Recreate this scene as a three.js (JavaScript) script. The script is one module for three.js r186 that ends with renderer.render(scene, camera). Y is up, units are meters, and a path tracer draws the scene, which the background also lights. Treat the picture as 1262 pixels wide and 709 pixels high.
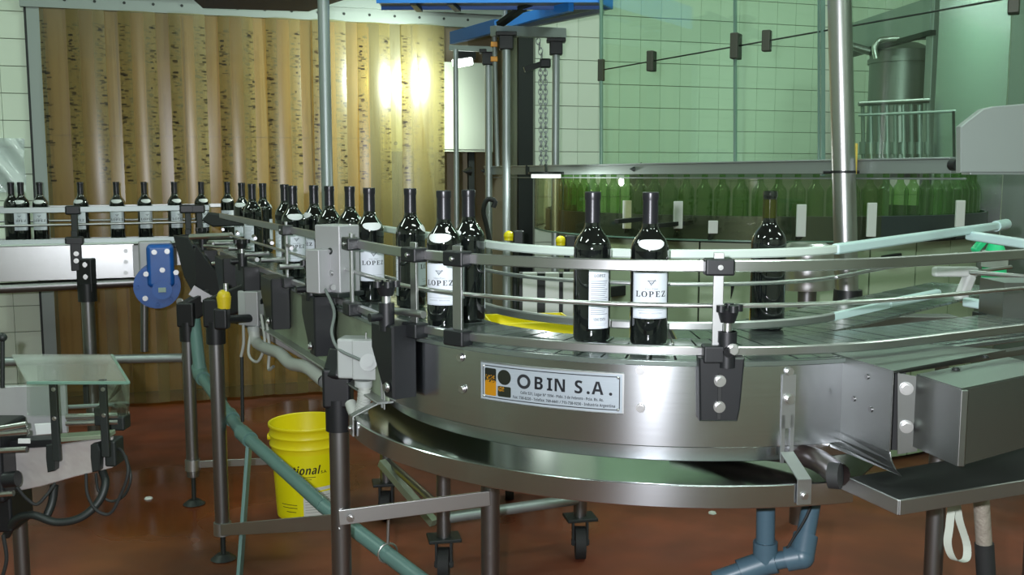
import * as THREE from 'three';
import { mergeGeometries, toCreasedNormals } from 'three/addons/utils/BufferGeometryUtils.js';
import { RoundedBoxGeometry } from 'three/addons/geometries/RoundedBoxGeometry.js';
import { RectAreaLightUniformsLib } from 'three/addons/lights/RectAreaLightUniformsLib.js';

// ------------------------------------------------------------------ camera, light, exposure
const FOC = 1212, CAMY = 1.36, PITCH = Math.atan(137.5 / 1212);
const scene = new THREE.Scene();
scene.background = new THREE.Color(0x050706);
const camera = new THREE.PerspectiveCamera(2 * Math.atan(354.5 / FOC) * 180 / Math.PI, 1262 / 709, 0.05, 60);
camera.position.set(0, CAMY, 0);
camera.rotation.set(-PITCH, 0, 0);
const renderer = new THREE.WebGLRenderer({ antialias: true });
renderer.toneMapping = THREE.LinearToneMapping;
renderer.toneMappingExposure = 1.1;
renderer.shadowMap.enabled = true;
RectAreaLightUniformsLib.init();
const LAMP = 24, LAMPC = new THREE.Color(0.79, 1.0, 0.87), FLASH = 18, FLASHC = new THREE.Color(0.92, 0.93, 1.0);
const WORK = 9;
const flash = new THREE.SpotLight(FLASHC, FLASH, 0, 0.8, 0.5, 2);   // the photographer's flash, beside the lens
flash.position.set(-0.08, CAMY + 0.05, 0.02); flash.target.position.set(0.0, 0.9, -3);
flash.castShadow = true; flash.shadow.radius = 0.7; flash.name = 'camera_flash';
scene.add(flash, flash.target);

// ------------------------------------------------------------------ helpers
const V = (x, y, z) => new THREE.Vector3(x, y, z);
const cs = Math.cos(PITCH), sn = Math.sin(PITCH), rad = (a) => a * Math.PI / 180;
function at(px, py, d) {                                 // a point seen in direction (px, py) at horizontal distance d
  const t = (354.5 - py) / FOC, h = d * (sn - t * cs) / (cs + t * sn);
  const zc = h * sn + d * cs;
  return V((px - 631) / FOC * zc, CAMY - h, -d);
}
function onY(px, py, y) {
  const t = (354.5 - py) / FOC, h = CAMY - y;
  return at(px, py, h * (cs + t * sn) / (sn - t * cs));
}
function pxOf(p) {
  const h = CAMY - p.y, d = -p.z, zc = h * sn + d * cs, yc = -h * cs + d * sn;
  return [631 + FOC * p.x / zc, 354.5 - FOC * yc / zc, zc];
}
let seed = 7;
const rnd = () => { seed = (seed * 1664525 + 1013904223) >>> 0; return seed / 4294967296; };
const rr = (a, b) => a + (b - a) * rnd();
const used = {};
function numbered(n) { const k = used[n] = (used[n] ?? -1) + 1; return k ? n + '_' + String(k).padStart(3, '0') : n; }
function shadowed(m) { m.castShadow = m.receiveShadow = true; return m; }
function flat(g) {
  let o = g.index ? g.toNonIndexed() : g;
  for (const k of Object.keys(o.attributes)) if (!['position', 'normal', 'uv'].includes(k)) o.deleteAttribute(k);
  if (!o.attributes.normal) o.computeVertexNormals();
  if (!o.attributes.uv) o.setAttribute('uv', new THREE.BufferAttribute(new Float32Array(o.attributes.position.count * 2), 2));
  o.morphAttributes = {}; o.clearGroups();
  return o;
}
const join = (gs) => { gs = [].concat(gs); return gs.length === 1 ? gs[0] : mergeGeometries(gs.map(flat), false); };
function thing(name, label, category, base = V(0, 0, 0), group) {
  const o = new THREE.Group(); o.name = numbered(name); o.position.copy(base); scene.add(o);
  o.userData = { label, category }; if (group) o.userData.group = group;
  o.userBase = base.clone();
  return o;
}
// a part of a thing: geometry given in world coordinates, moved to the thing's base
function part(parent, name, gs, mat, label, stuff) {
  const g = join(gs).clone();
  let b = V(0, 0, 0); for (let p = parent; p; p = p.parent) if (p.userBase) { b = p.userBase; break; }
  g.translate(-b.x, -b.y, -b.z);
  const m = shadowed(new THREE.Mesh(g, mat)); m.name = name;
  if (label) m.userData.label = label; if (stuff) m.userData.kind = 'stuff';
  parent.add(m); return m;
}
function single(name, gs, mat, label, category, group) {  // a thing that is one mesh
  const m = shadowed(new THREE.Mesh(join(gs), mat)); m.name = numbered(name);
  m.userData = { label, category }; if (group) m.userData.group = group;
  scene.add(m); return m;
}
function struct(name, gs, mat, parent = scene) {
  const m = shadowed(new THREE.Mesh(join(gs), mat)); m.name = name; if (parent === scene) m.userData.kind = 'structure';
  parent.add(m); return m;
}
const tf = (g, x, y, z, rx = 0, ry = 0, rz = 0) => g.applyMatrix4(new THREE.Matrix4().compose(V(x, y, z), new THREE.Quaternion().setFromEuler(new THREE.Euler(rx, ry, rz, 'YXZ')), V(1, 1, 1)));
const box = (w, h, d, x, y, z, rx, ry, rz) => tf(new THREE.BoxGeometry(w, h, d), x, y, z, rx, ry, rz);
const rbox = (w, h, d, r, x, y, z, rx, ry, rz) => tf(new RoundedBoxGeometry(w, h, d, 2, r), x, y, z, rx, ry, rz);
const cyl = (r0, r1, h, x, y, z, rx, ry, rz, n = 20) => tf(new THREE.CylinderGeometry(r0, r1, h, n), x, y, z, rx, ry, rz);
const ball = (r, p, n = 12) => tf(new THREE.SphereGeometry(r, n + 4, n), p.x, p.y, p.z);
function rod(a, b, r, n = 14, r2 = r) {
  const d = b.clone().sub(a), g = new THREE.CylinderGeometry(r2, r, d.length(), n);
  const q = new THREE.Quaternion().setFromUnitVectors(V(0, 1, 0), d.clone().normalize());
  return g.applyMatrix4(new THREE.Matrix4().compose(a.clone().add(b).multiplyScalar(.5), q, V(1, 1, 1)));
}
function bar(a, b, w, h, rot = 0, bev = 0.002) {           // a bar from a to b: h upright, w across
  const d = b.clone().sub(a), L = d.length(), z = d.clone().normalize();
  let up = Math.abs(z.y) > .95 ? V(0, 0, 1) : V(0, 1, 0);
  const x = up.clone().cross(z).normalize(), y = z.clone().cross(x);
  const g = new RoundedBoxGeometry(w, h, L, 1, Math.min(bev, w * .3, h * .3)); if (rot) g.rotateZ(rot);
  return g.applyMatrix4(new THREE.Matrix4().makeBasis(x, y, z).setPosition(a.clone().add(b).multiplyScalar(.5)));
}
const tube = (pts, r, n = 40, m = 10) => new THREE.TubeGeometry(new THREE.CatmullRomCurve3(pts, false, 'centripetal'), n, r, m);
function sweep(pts, w, h, ch = 0.0015) {                   // chamfered rectangular bar along a path (w across, h upright)
  const sec = [[-w / 2 + ch, -h / 2], [w / 2 - ch, -h / 2], [w / 2, -h / 2 + ch], [w / 2, h / 2 - ch], [w / 2 - ch, h / 2], [-w / 2 + ch, h / 2], [-w / 2, h / 2 - ch], [-w / 2, -h / 2 + ch]];
  const n = pts.length, rings = [], len = [0];
  for (let i = 0; i < n; i++) {
    const t = pts[Math.min(n - 1, i + 1)].clone().sub(pts[Math.max(0, i - 1)]); t.y = 0; t.normalize();
    const s = V(-t.z, 0, t.x);
    rings.push(sec.map(([a, b]) => pts[i].clone().addScaledVector(s, a).add(V(0, b, 0))));
    if (i) len.push(len[i - 1] + pts[i].distanceTo(pts[i - 1]));
  }
  const pos = [], uv = [];
  const tri = (a, b, c, ua, ub, uc) => { for (const p of [a, b, c]) pos.push(p.x, p.y, p.z); uv.push(...ua, ...ub, ...uc); };
  for (let i = 0; i < n - 1; i++) for (let k = 0; k < 8; k++) {
    const k2 = (k + 1) % 8, A = rings[i][k], B = rings[i][k2], C = rings[i + 1][k2], D = rings[i + 1][k];
    const ua = [len[i], k * h / 4], ub = [len[i], (k + 1) * h / 4], uc = [len[i + 1], (k + 1) * h / 4], ud = [len[i + 1], k * h / 4];
    tri(A, B, C, ua, ub, uc); tri(A, C, D, ua, uc, ud);
  }
  for (const [i, f] of [[0, 1], [n - 1, 0]]) for (let k = 1; k < 7; k++) f ? tri(rings[i][0], rings[i][k + 1], rings[i][k], [0, 0], [0, 0], [0, 0]) : tri(rings[i][0], rings[i][k], rings[i][k + 1], [0, 0], [0, 0], [0, 0]);
  const g = new THREE.BufferGeometry();
  g.setAttribute('position', new THREE.Float32BufferAttribute(pos, 3)); g.setAttribute('uv', new THREE.Float32BufferAttribute(uv, 2));
  // outward faces
  return toCreasedNormals(g, rad(30));
}
function plate(list, d, th, bev = 0.002) {                  // a flat plate facing the aisle at distance d, th thick (backwards)
  const p = list.map(([x, y]) => at(x, y, d)), s = new THREE.Shape(p.map((q) => new THREE.Vector2(q.x, q.y)));
  const g = new THREE.ExtrudeGeometry(s, { depth: th - 2 * bev, bevelEnabled: bev > 0, bevelSize: bev, bevelThickness: bev, bevelOffset: -bev, bevelSegments: 1, curveSegments: 6 });
  g.translate(0, 0, -d - th + bev); return g;
}
function quadPlate(a, b, c, d, th) {                        // a sheet through four corners (in order), th thick
  const n = b.clone().sub(a).cross(d.clone().sub(a)).normalize().multiplyScalar(th / 2);
  const P = [a, b, c, d], f = P.map((p) => p.clone().add(n)), k = P.map((p) => p.clone().sub(n)), pos = [], uv = [];
  const w = a.distanceTo(b), h = a.distanceTo(d), U = [[0, 0], [w, 0], [w, h], [0, h]];
  const q = (A, B, C, D, u) => { for (const p of [A, B, C, A, C, D]) pos.push(p.x, p.y, p.z); for (const i of [0, 1, 2, 0, 2, 3]) uv.push(...u[i]); };
  q(f[0], f[1], f[2], f[3], U); q(k[3], k[2], k[1], k[0], [U[3], U[2], U[1], U[0]]);
  for (let i = 0; i < 4; i++) { const j = (i + 1) % 4; q(k[i], k[j], f[j], f[i], [[0, 0], [w, 0], [w, th], [0, th]]); }
  const g = new THREE.BufferGeometry(); g.setAttribute('position', new THREE.Float32BufferAttribute(pos, 3)); g.setAttribute('uv', new THREE.Float32BufferAttribute(uv, 2));
  g.computeVertexNormals(); return g;
}
function bolt(p, n, r = 0.008, h = 0.007) {                 // washer and hexagon head on a face with normal n
  const e = (k) => p.clone().addScaledVector(n, k);
  return [rod(e(0), e(.002), r * 1.35, 16), rod(e(.002), e(h), r, 6)];
}
// value noise for textures
function noiseTex(w, h, fn, srgb = true, rep) {
  const d = new Uint8Array(w * h * 4);
  for (let y = 0; y < h; y++) for (let x = 0; x < w; x++) { const c = fn(x / w, y / h), i = (y * w + x) * 4; for (let k = 0; k < 3; k++) d[i + k] = Math.max(0, Math.min(255, c[k] * 255)); d[i + 3] = 255; }
  const t = new THREE.DataTexture(d, w, h); t.magFilter = THREE.LinearFilter; t.minFilter = THREE.LinearMipmapLinearFilter; t.generateMipmaps = true;
  t.wrapS = t.wrapT = THREE.RepeatWrapping; if (srgb) t.colorSpace = THREE.SRGBColorSpace; if (rep) t.repeat.set(rep[0], rep[1]); t.needsUpdate = true; return t;
}
const perm = new Uint8Array(512); for (let i = 0; i < 256; i++) perm[i] = perm[i + 256] = Math.floor(rnd() * 256);
function vnoise(x, y, P) {                                  // periodic value noise
  const xi = Math.floor(x), yi = Math.floor(y), f = (t) => t * t * (3 - 2 * t), u = f(x - xi), v = f(y - yi);
  const m = (a) => ((a % P) + P) % P, h = (a, b) => perm[perm[m(a)] + m(b)] / 255;
  return (h(xi, yi) * (1 - u) + h(xi + 1, yi) * u) * (1 - v) + (h(xi, yi + 1) * (1 - u) + h(xi + 1, yi + 1) * u) * v;
}
const fbm = (x, y, P, o = 4) => { let s = 0, a = .5; for (let i = 0; i < o; i++) { s += a * vnoise(x * P, y * P, P); P *= 2; a /= 2; } return s; };
function canvasTex(w, h, draw) {
  const c = document.createElement('canvas'); c.width = w; c.height = h; draw(c.getContext('2d'), w, h);
  const t = new THREE.CanvasTexture(c); t.colorSpace = THREE.SRGBColorSpace; t.anisotropy = 8; return t;
}

// ------------------------------------------------------------------ materials
const S = (o) => new THREE.MeshStandardMaterial(o), PH = (o) => new THREE.MeshPhysicalMaterial(o);
const lin = (r, g, b) => new THREE.Color().setRGB(r, g, b);
const scratch = noiseTex(256, 256, (u, v) => { const n = .5 + .35 * (vnoise(u * 8, v * 256, 256) - .5) + .3 * (fbm(u, v, 6) - .5); return [n, n, n]; }, false);
scratch.repeat.set(2.5, 4);
const blotch = noiseTex(256, 256, (u, v) => { const n = .35 + .5 * fbm(u, v, 5); return [n, n, n]; }, false); blotch.repeat.set(3, 3);
const M = {
  steel: PH({ color: lin(.62, .645, .67), metalness: 1, roughness: .22, anisotropy: .7, anisotropyRotation: Math.PI / 2, bumpMap: scratch, bumpScale: .00006 }),
  satin: S({ color: lin(.44, .45, .445), metalness: 1, roughness: .42 }),
  cover: S({ color: lin(.3, .31, .305), metalness: 1, roughness: .36 }),
  mirror: S({ color: lin(.5, .52, .5), metalness: 1, roughness: .14 }),
  rail: S({ color: lin(.5, .5, .5), metalness: 1, roughness: .3 }),
  leg: S({ color: lin(.25, .25, .25), metalness: 1, roughness: .38 }),
  galv: S({ color: lin(.36, .40, .40), metalness: .75, roughness: .45 }),
  alu: S({ color: lin(.24, .275, .26), metalness: .5, roughness: .5 }),
  dark: S({ color: lin(.014, .018, .017), metalness: .2, roughness: .5 }),
  black: S({ color: lin(.0065, .0075, .009), roughness: .42 }),
  rubber: S({ color: lin(.012, .013, .013), roughness: .75 }),
  chrome: S({ color: lin(.66, .66, .66), metalness: 1, roughness: .3 }),
  olive: S({ color: lin(.26, .31, .22), metalness: .5, roughness: .5 }),
  greenPipe: S({ color: lin(.10, .19, .17), roughness: .4 }),
  bluePipe: S({ color: lin(.05, .095, .125), roughness: .38 }),
  greyBox: S({ color: lin(.30, .32, .31), roughness: .6 }),
  greyCast: S({ color: lin(.36, .36, .37), metalness: .35, roughness: .5 }),
  conduit: S({ color: lin(.33, .35, .32), roughness: .55 }),
  blue: PH({ color: lin(.003, .085, .36), roughness: .4, clearcoat: .15, clearcoatRoughness: .2 }),
  skyBlue: S({ color: lin(.02, .22, .72), roughness: .45 }),
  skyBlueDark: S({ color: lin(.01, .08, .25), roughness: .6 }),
  skirt: S({ color: lin(.36, .45, .31), roughness: .55 }),
  smoke: PH({ color: lin(.88, .885, .76), transmission: 1, thickness: 0, roughness: .03, ior: 1.5 }),
  bright: S({ color: lin(.5, .51, .52), metalness: .5, roughness: .4, bumpMap: blotch, bumpScale: .003 }),
  hood: PH({ color: lin(.8, .83, .8), transmission: .86, thickness: 0, roughness: .2, ior: 1.5 }),
  cableGrey: S({ color: lin(.12, .14, .13), roughness: .5 }),
  navy: S({ color: lin(.008, .02, .07), roughness: .6 }),
  yellow: S({ color: lin(.78, .66, .005), roughness: .4 }),
  white: S({ color: lin(.6, .62, .6), roughness: .5 }),
  pale: S({ color: lin(.5, .55, .47), roughness: .6 }),
  paleRail: S({ color: lin(.5, .58, .53), roughness: .38 }),
  tealRail: S({ color: lin(.5, .66, .66), roughness: .35 }),
  belt: S({ color: lin(.29, .345, .32), metalness: .85, roughness: .24 }),
  beltDark: S({ color: lin(.23, .275, .255), metalness: .85, roughness: .2 }),
  wine: PH({ color: lin(.004, .005, .005), roughness: .05, ior: 1.52, clearcoat: 1, clearcoatRoughness: .02 }),
  capsule: PH({ color: lin(.014, .014, .018), roughness: .32, metalness: .2 }),
  greenGlass: PH({ color: lin(.55, .74, .45), transmission: .96, thickness: 0, roughness: .02, ior: 1.5 }),
  pane: PH({ color: lin(.87, .975, .90), transmission: 1, thickness: 0, roughness: .02, ior: 1.5 }),
  clear: PH({ color: lin(.93, .97, .94), transmission: 1, thickness: 0, roughness: .06, ior: 1.5 }),
  paneEdge: S({ color: lin(.12, .22, .17), roughness: .3 }),
  tile: PH({ color: lin(.70, .78, .66), roughness: .22 }),
  tile2: PH({ color: lin(.67, .755, .63), roughness: .25 }),
  grout: S({ color: lin(.27, .3, .24), roughness: .9 }),
  plaster: S({ color: lin(.66, .72, .62), roughness: .85 }),
  ceiling: S({ color: lin(.5, .55, .47), roughness: .9 }),
  clip: S({ color: lin(.05, .055, .04), metalness: .4, roughness: .5 }),
  tan: S({ color: lin(.50, .275, .055), roughness: .7 }),
  hose: S({ color: lin(.03, .022, .02), roughness: .35 }),
};
// ------------------------------------------------------------------ the room (turned 17.8 degrees to the camera)
const TH = Math.atan(.32), W0 = V(-2.8, 0, -5.6), U = V(Math.cos(TH), 0, -Math.sin(TH)), N = V(Math.sin(TH), 0, Math.cos(TH));
const wl = (x, y, z) => W0.clone().addScaledVector(U, x).addScaledVector(N, z).add(V(0, y, 0));
const wbox = (x0, x1, y0, y1, z0, z1) => { const g = new THREE.BoxGeometry(x1 - x0, y1 - y0, z1 - z0); g.rotateY(TH); const c = wl((x0 + x1) / 2, (y0 + y1) / 2, (z0 + z1) / 2); return g.translate(c.x, c.y, c.z); };
const X0 = -3.2, X1 = 9, Z1 = 9.2, HT = 3.7, OX0 = .12, OX1 = 2.985, OH = 2.42;
const floorTex = noiseTex(512, 512, (u, v) => {
  const n = fbm(u, v, 5, 5), m = fbm(u + .37, v + .11, 3, 4), w = fbm(u + .7, v + .5, 24, 3);
  const k = .62 + .55 * (n - .35) + .22 * (w - .5), y = Math.max(0, Math.min(1, (m - .5) * 4));
  return [.54 * k + .02 * y, (.26 + .06 * y) * k, (.155) * k];
});
floorTex.repeat.set(.32, .32);
const floorRough = noiseTex(256, 256, (u, v) => { const n = fbm(u, v, 4, 4), r = Math.max(.12, Math.min(.7, .5 + (n - .47) * 2.2)); return [r, r, r]; }, false); floorRough.repeat.set(.35, .35);
const floorM = PH({ map: floorTex, roughness: 1, roughnessMap: floorRough });
{
  const g = new THREE.BoxGeometry(X1 - X0 + .4, .2, Z1 + 1.6); const p = g.attributes.position, uv = g.attributes.uv;
  for (let i = 0; i < p.count; i++) uv.setXY(i, p.getX(i), p.getZ(i));
  g.rotateY(TH); const c = wl((X0 + X1) / 2, -.1, Z1 / 2 - .6); g.translate(c.x, c.y, c.z); struct('floor', g, floorM);
}
struct('ceiling', wbox(X0 - .2, X1 + .2, HT, HT + .2, -1.4, Z1 + .2), M.ceiling);
struct('wall_left', wbox(X0 - .2, X0, 0, HT, -1.4, Z1 + .2), M.plaster);
struct('wall_right', wbox(X1, X1 + .2, 0, HT, -1.4, Z1 + .2), M.plaster);
struct('wall_rear', wbox(X0, X1, 0, HT, Z1, Z1 + .2), M.plaster);
const wallBack = struct('wall_back', [wbox(X0, OX0, 0, HT, -.2, 0), wbox(OX1, X1, 0, HT, -.2, 0), wbox(OX0, OX1, OH, HT, -.2, 0)], M.grout);
// glazed wall tiles, 15 cm
{
  const P = .15, gap = .004, tg = new RoundedBoxGeometry(P - .0018, P - gap, .014, 1, .0015); tg.rotateY(TH);
  const list = [];
  for (let j = 0; j < Math.floor(HT / P); j++) for (let i = Math.ceil(X0 / P); i < X1 / P - 1; i++) {
    const x0 = i * P + .075 + .02, x1 = x0 + P, y0 = j * P + .02, y1 = y0 + P;
    if (x1 > OX0 && x0 < OX1 && y0 < OH) { if (x1 > OX0 + .1 && x0 < OX1 - .1) continue; continue; }
    const c = wl((x0 + x1) / 2, (y0 + y1) / 2, .005), q = pxOf(c), inF = q[0] > -12 && q[0] < 1150 && q[1] > -12 && q[1] < (q[0] < 100 ? 520 : 205);
    list.push({ c, inF, d: q[2] });
  }
  list.sort((a, b) => (b.inF - a.inF) || a.d - b.d);
  const near = list.slice(0, Math.min(300, list.filter((t) => t.inF).length)), rest = list.slice(near.length);
  near.forEach((t, k) => { const m = shadowed(new THREE.Mesh(tg, k % 3 ? M.tile : M.tile2)); m.name = 'tile'; m.position.copy(t.c); m.rotation.set(rr(-.004, .004), rr(-.004, .004), 0); wallBack.add(m); });
  const im = new THREE.InstancedMesh(tg, M.tile, rest.length), mt = new THREE.Matrix4();
  rest.forEach((t, k) => im.setMatrixAt(k, mt.makeTranslation(t.c.x, t.c.y, t.c.z)));
  im.name = 'tile'; im.userData.kind = 'stuff'; shadowed(im); wallBack.add(im);
}
// passage behind the curtain: brown sliding door panels
struct('wall_passage', [wbox(OX0 - .2, OX0, 0, 2.7, -1.3, -.2), wbox(OX1, OX1 + .2, 0, 2.7, -1.3, -.2), wbox(OX0 - .2, OX1 + .2, 2.6, 2.75, -1.3, -.2), wbox(OX0 - .2, OX1 + .2, 0, 2.7, -1.4, -1.25)], S({ color: lin(.5, .45, .33), roughness: .8 }));
{
  const d1 = struct('door_1', wbox(OX0 + .02, 2.05, .01, 2.34, -.34, -.31), M.tan);
  for (let k = 0; k < 5; k++) for (const [y0, y1] of [[.04, 1.575], [1.605, 2.32]]) { const w = (1.93 - .02) / 5; struct('door_panel', wbox(OX0 + .04 + k * w, OX0 + .03 + (k + 1) * w, y0, y1, -.31, -.298), M.tan, d1); }
}
struct('trim_1', [wbox(OX0 - .02, OX0 + .045, 0, OH, 0, .06)], M.alu);
struct('trim_2', [wbox(OX0 - .034, OX0 - .016, 0, 2.5, 0, .05)], M.dark);
struct('trim_3', [wbox(OX1 - .01, OX1 + .09, 0, OH, 0, .03)], M.dark);
// ------------------------------------------------------------------ ceiling lamps (out of frame, they light the hall)
{
  const glow = S({ color: 0xffffff, emissive: LAMPC, emissiveIntensity: 5 });
  let k = 0;
  for (const [x, z] of [[-1.0, 2.2], [2.0, 2.2], [5.0, 2.0], [-.5, 5.2], [2.4, 5.0], [5.2, 5.2], [1.0, 8.0], [4.2, 8.0]]) {  // last pair added behind the camera to brighten what the steel reflects
    const p = wl(x, HT - .02, z), nm = [['back left corner', 'above the curtain', 'above the green bottles'], ['above the labelling table', 'above the curved conveyor', 'above the drive housing'], ['added near the rear wall on the left', 'added near the rear wall on the right']][Math.floor(k / 3)][k % 3];
    const t = thing('ceiling_lamp', 'long white fluorescent ceiling lamp ' + nm, 'lamp', p);
    part(t, 'housing', tf(new THREE.BoxGeometry(1.3, .05, .32), p.x, p.y - .025, p.z, 0, TH), M.white);
    part(t, 'diffuser', tf(new THREE.BoxGeometry(1.24, .02, .27), p.x, p.y - .06, p.z, 0, TH), glow);
    const L = new THREE.RectAreaLight(LAMPC, LAMP, 1.24, .27); L.position.set(0, -.075, 0); L.rotation.set(-Math.PI / 2, 0, TH, 'YXZ'); L.name = 'lamp_light';
    L.rotation.set(-Math.PI / 2, 0, 0); L.rotateZ(TH); t.add(L); k++;
  }
}
// ------------------------------------------------------------------ strip curtain
{
  const cx0 = OX0 + .045, cx1 = 2.47, n = 17, pitch = (cx1 - cx0) / n, base = wl((cx0 + cx1) / 2, 0, .07);
  const t = thing('strip_curtain', 'yellowed clear plastic strip curtain hanging in the doorway from a metal rail', 'curtain', base);
  const mats = [0, 1, 2].map((k) => {
    const tex = canvasTex(128, 1024, (c, w, h) => {
      c.fillStyle = ['#cabf88', '#c4b87e', '#d0c896'][k]; c.fillRect(0, 0, w, h);
      for (let i = 0; i < 130; i++) {                         // scuffs left by forklift traffic, on the overlapping edges
        const y = h * (.03 + .40 * rnd()), x = (rnd() < .5 ? rr(0, .16) : rr(.84, 1)) * w;
        c.fillStyle = `rgba(40,30,14,${rr(.15, .75)})`; c.fillRect(x - rr(3, 9), y, rr(6, 20), rr(1, 5));
      }
      for (let i = 0; i < 40; i++) { c.fillStyle = `rgba(120,95,40,${rr(.03, .12)})`; c.fillRect(rnd() * w, rnd() * h, rr(2, 10), rr(50, 300)); }
    });
    return PH({ map: tex, transmission: .86, thickness: 0, roughness: .27, ior: 1.45, side: THREE.DoubleSide });
  });
  for (let k = 0; k <= n; k++) {
    const W = .2, H = 2.27, bow = rr(.008, .02), zz = .06 + (k % 2) * .014, tw = rr(-.05, .05);
    const g = new THREE.PlaneGeometry(W, H, 10, 16), p = g.attributes.position;
    for (let i = 0; i < p.count; i++) {
      const x = p.getX(i), y = p.getY(i), low = (H / 2 - y) / H;
      p.setZ(i, bow * (1 - (x / (W / 2)) ** 2) * (k % 2 ? 1 : .4) + low * x * tw * 2 + .006 * Math.sin(y * 3 + k));
    }
    g.computeVertexNormals(); g.rotateY(TH); const c = wl(Math.min(cx0 + .1 + k * pitch, cx1 - .1), H / 2 + .02, zz); g.translate(c.x, c.y, c.z);
    part(t, 'strip', g, mats[k % 3]);
  }
  part(t, 'rail', [wbox(OX0 - .05, 2.85, 2.29, 2.37, .03, .075), wbox(OX0 - .05, 2.85, 2.37, 2.42, .03, .11), wbox(OX0 - .05, 2.85, 2.42, 2.52, .0, .07)], M.alu);
  part(t, 'rail_edge', [wbox(OX0 - .05, 2.85, 2.452, 2.462, .06, .085)], M.galv);
  for (let k = 0; k < 17; k++) { const p = wl(.3 + k * .155, 2.335, .075); part(t, 'bolt', bolt(p, N, .006, .006), M.dark); }
}
// electrical cabinet in the passage, right of the strips
{
  const a = wl(2.06, 1.47, -.2), t = thing('electrical_cabinet', 'pale grey wall cabinet behind the right end of the strip curtain', 'cabinet', a);
  part(t, 'cabinet_body', wbox(2.12, 2.86, 1.52, 2.1, -.31, -.17), M.pale); part(t, 'cabinet_door', wbox(2.135, 2.845, 1.535, 2.085, -.17, -.158), M.pale);
  part(t, 'mounting_leg', wbox(2.2, 2.24, 0, 1.52, -.31, -.27), M.dark); part(t, 'mounting_leg', wbox(2.72, 2.76, 0, 1.52, -.31, -.27), M.dark);
  part(t, 'lock', rod(wl(2.2, 1.57, -.158), wl(2.2, 1.57, -.15), .012), M.dark);
}
single('plastic_bag', (() => {
  const g = new THREE.PlaneGeometry(.34, .3, 30, 26), p = g.attributes.position;
  for (let i = 0; i < p.count; i++) p.setZ(i, .05 * fbm(p.getX(i) * 1.2 + 3, p.getY(i) * 1.2 + 2, 4, 4) + .02 * Math.sin(p.getX(i) * 40 + p.getY(i) * 30));
  g.computeVertexNormals(); g.rotateY(TH); const c = wl(-.12, 1.42, .025); return g.translate(c.x, c.y, c.z);
})(), PH({ color: lin(.75, .8, .82), transmission: .5, thickness: 0, roughness: .12, side: THREE.DoubleSide }), 'crumpled clear plastic sheet hung on the white tiles beside the curtain', 'plastic sheet');
// ------------------------------------------------------------------ the curved conveyor
// plan: outer guide rail comes down a straight run from the back left, turns round CC and leaves to the right
const CC = V(.38, 0, -2.49), RO = .74, PHA = rad(-63.9), PHB = rad(29.5), PHC = rad(46);
const BELT = 1.027;
const pol = (R, ph, y = 0) => V(CC.x + R * Math.sin(ph), y, CC.z + R * Math.cos(ph));
// path(off, y, back, ahead, phEnd): points of the line that runs off metres inside the outer rail
function path(off, y, back = 3.3, ahead = .9, phEnd = PHB, step = rad(2.5), phStart = PHA) {
  const R = RO - off, out = [];
  const tIn = V(Math.cos(PHA), 0, -Math.sin(PHA)), tOut = V(Math.cos(phEnd), 0, -Math.sin(phEnd));
  const a = pol(R, phStart, y), b = pol(R, phEnd, y);
  if (back > 0) out.push(a.clone().addScaledVector(tIn, -back), a.clone().addScaledVector(tIn, -back * .5));
  const n = Math.max(2, Math.ceil((phEnd - phStart) / step));
  for (let i = 0; i <= n; i++) out.push(pol(R, phStart + (phEnd - phStart) * i / n, y));
  if (ahead > 0) out.push(b.clone().addScaledVector(tOut, ahead * .5), b.clone().addScaledVector(tOut, ahead));
  return out;
}
const TIN = V(Math.cos(PHA), 0, -Math.sin(PHA)), NIN = V(-Math.sin(PHA), 0, -Math.cos(PHA)), TOUT = V(Math.cos(PHB), 0, -Math.sin(PHB));
const onLine = (s, off, y) => pol(RO - off, PHA, y).addScaledVector(TIN, -s);      // s metres back up the straight run
const arc = (R, y, p0, p1, n = 40) => Array.from({ length: n + 1 }, (_, i) => pol(R, p0 + (p1 - p0) * i / n, y));
const out = (ph) => V(Math.sin(ph), 0, Math.cos(ph));

const conv = thing('curved_conveyor', 'stainless bottle conveyor turning in a wide curve, with a lettered maker plate on its side', 'conveyor', V(CC.x, 0, CC.z));
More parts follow.
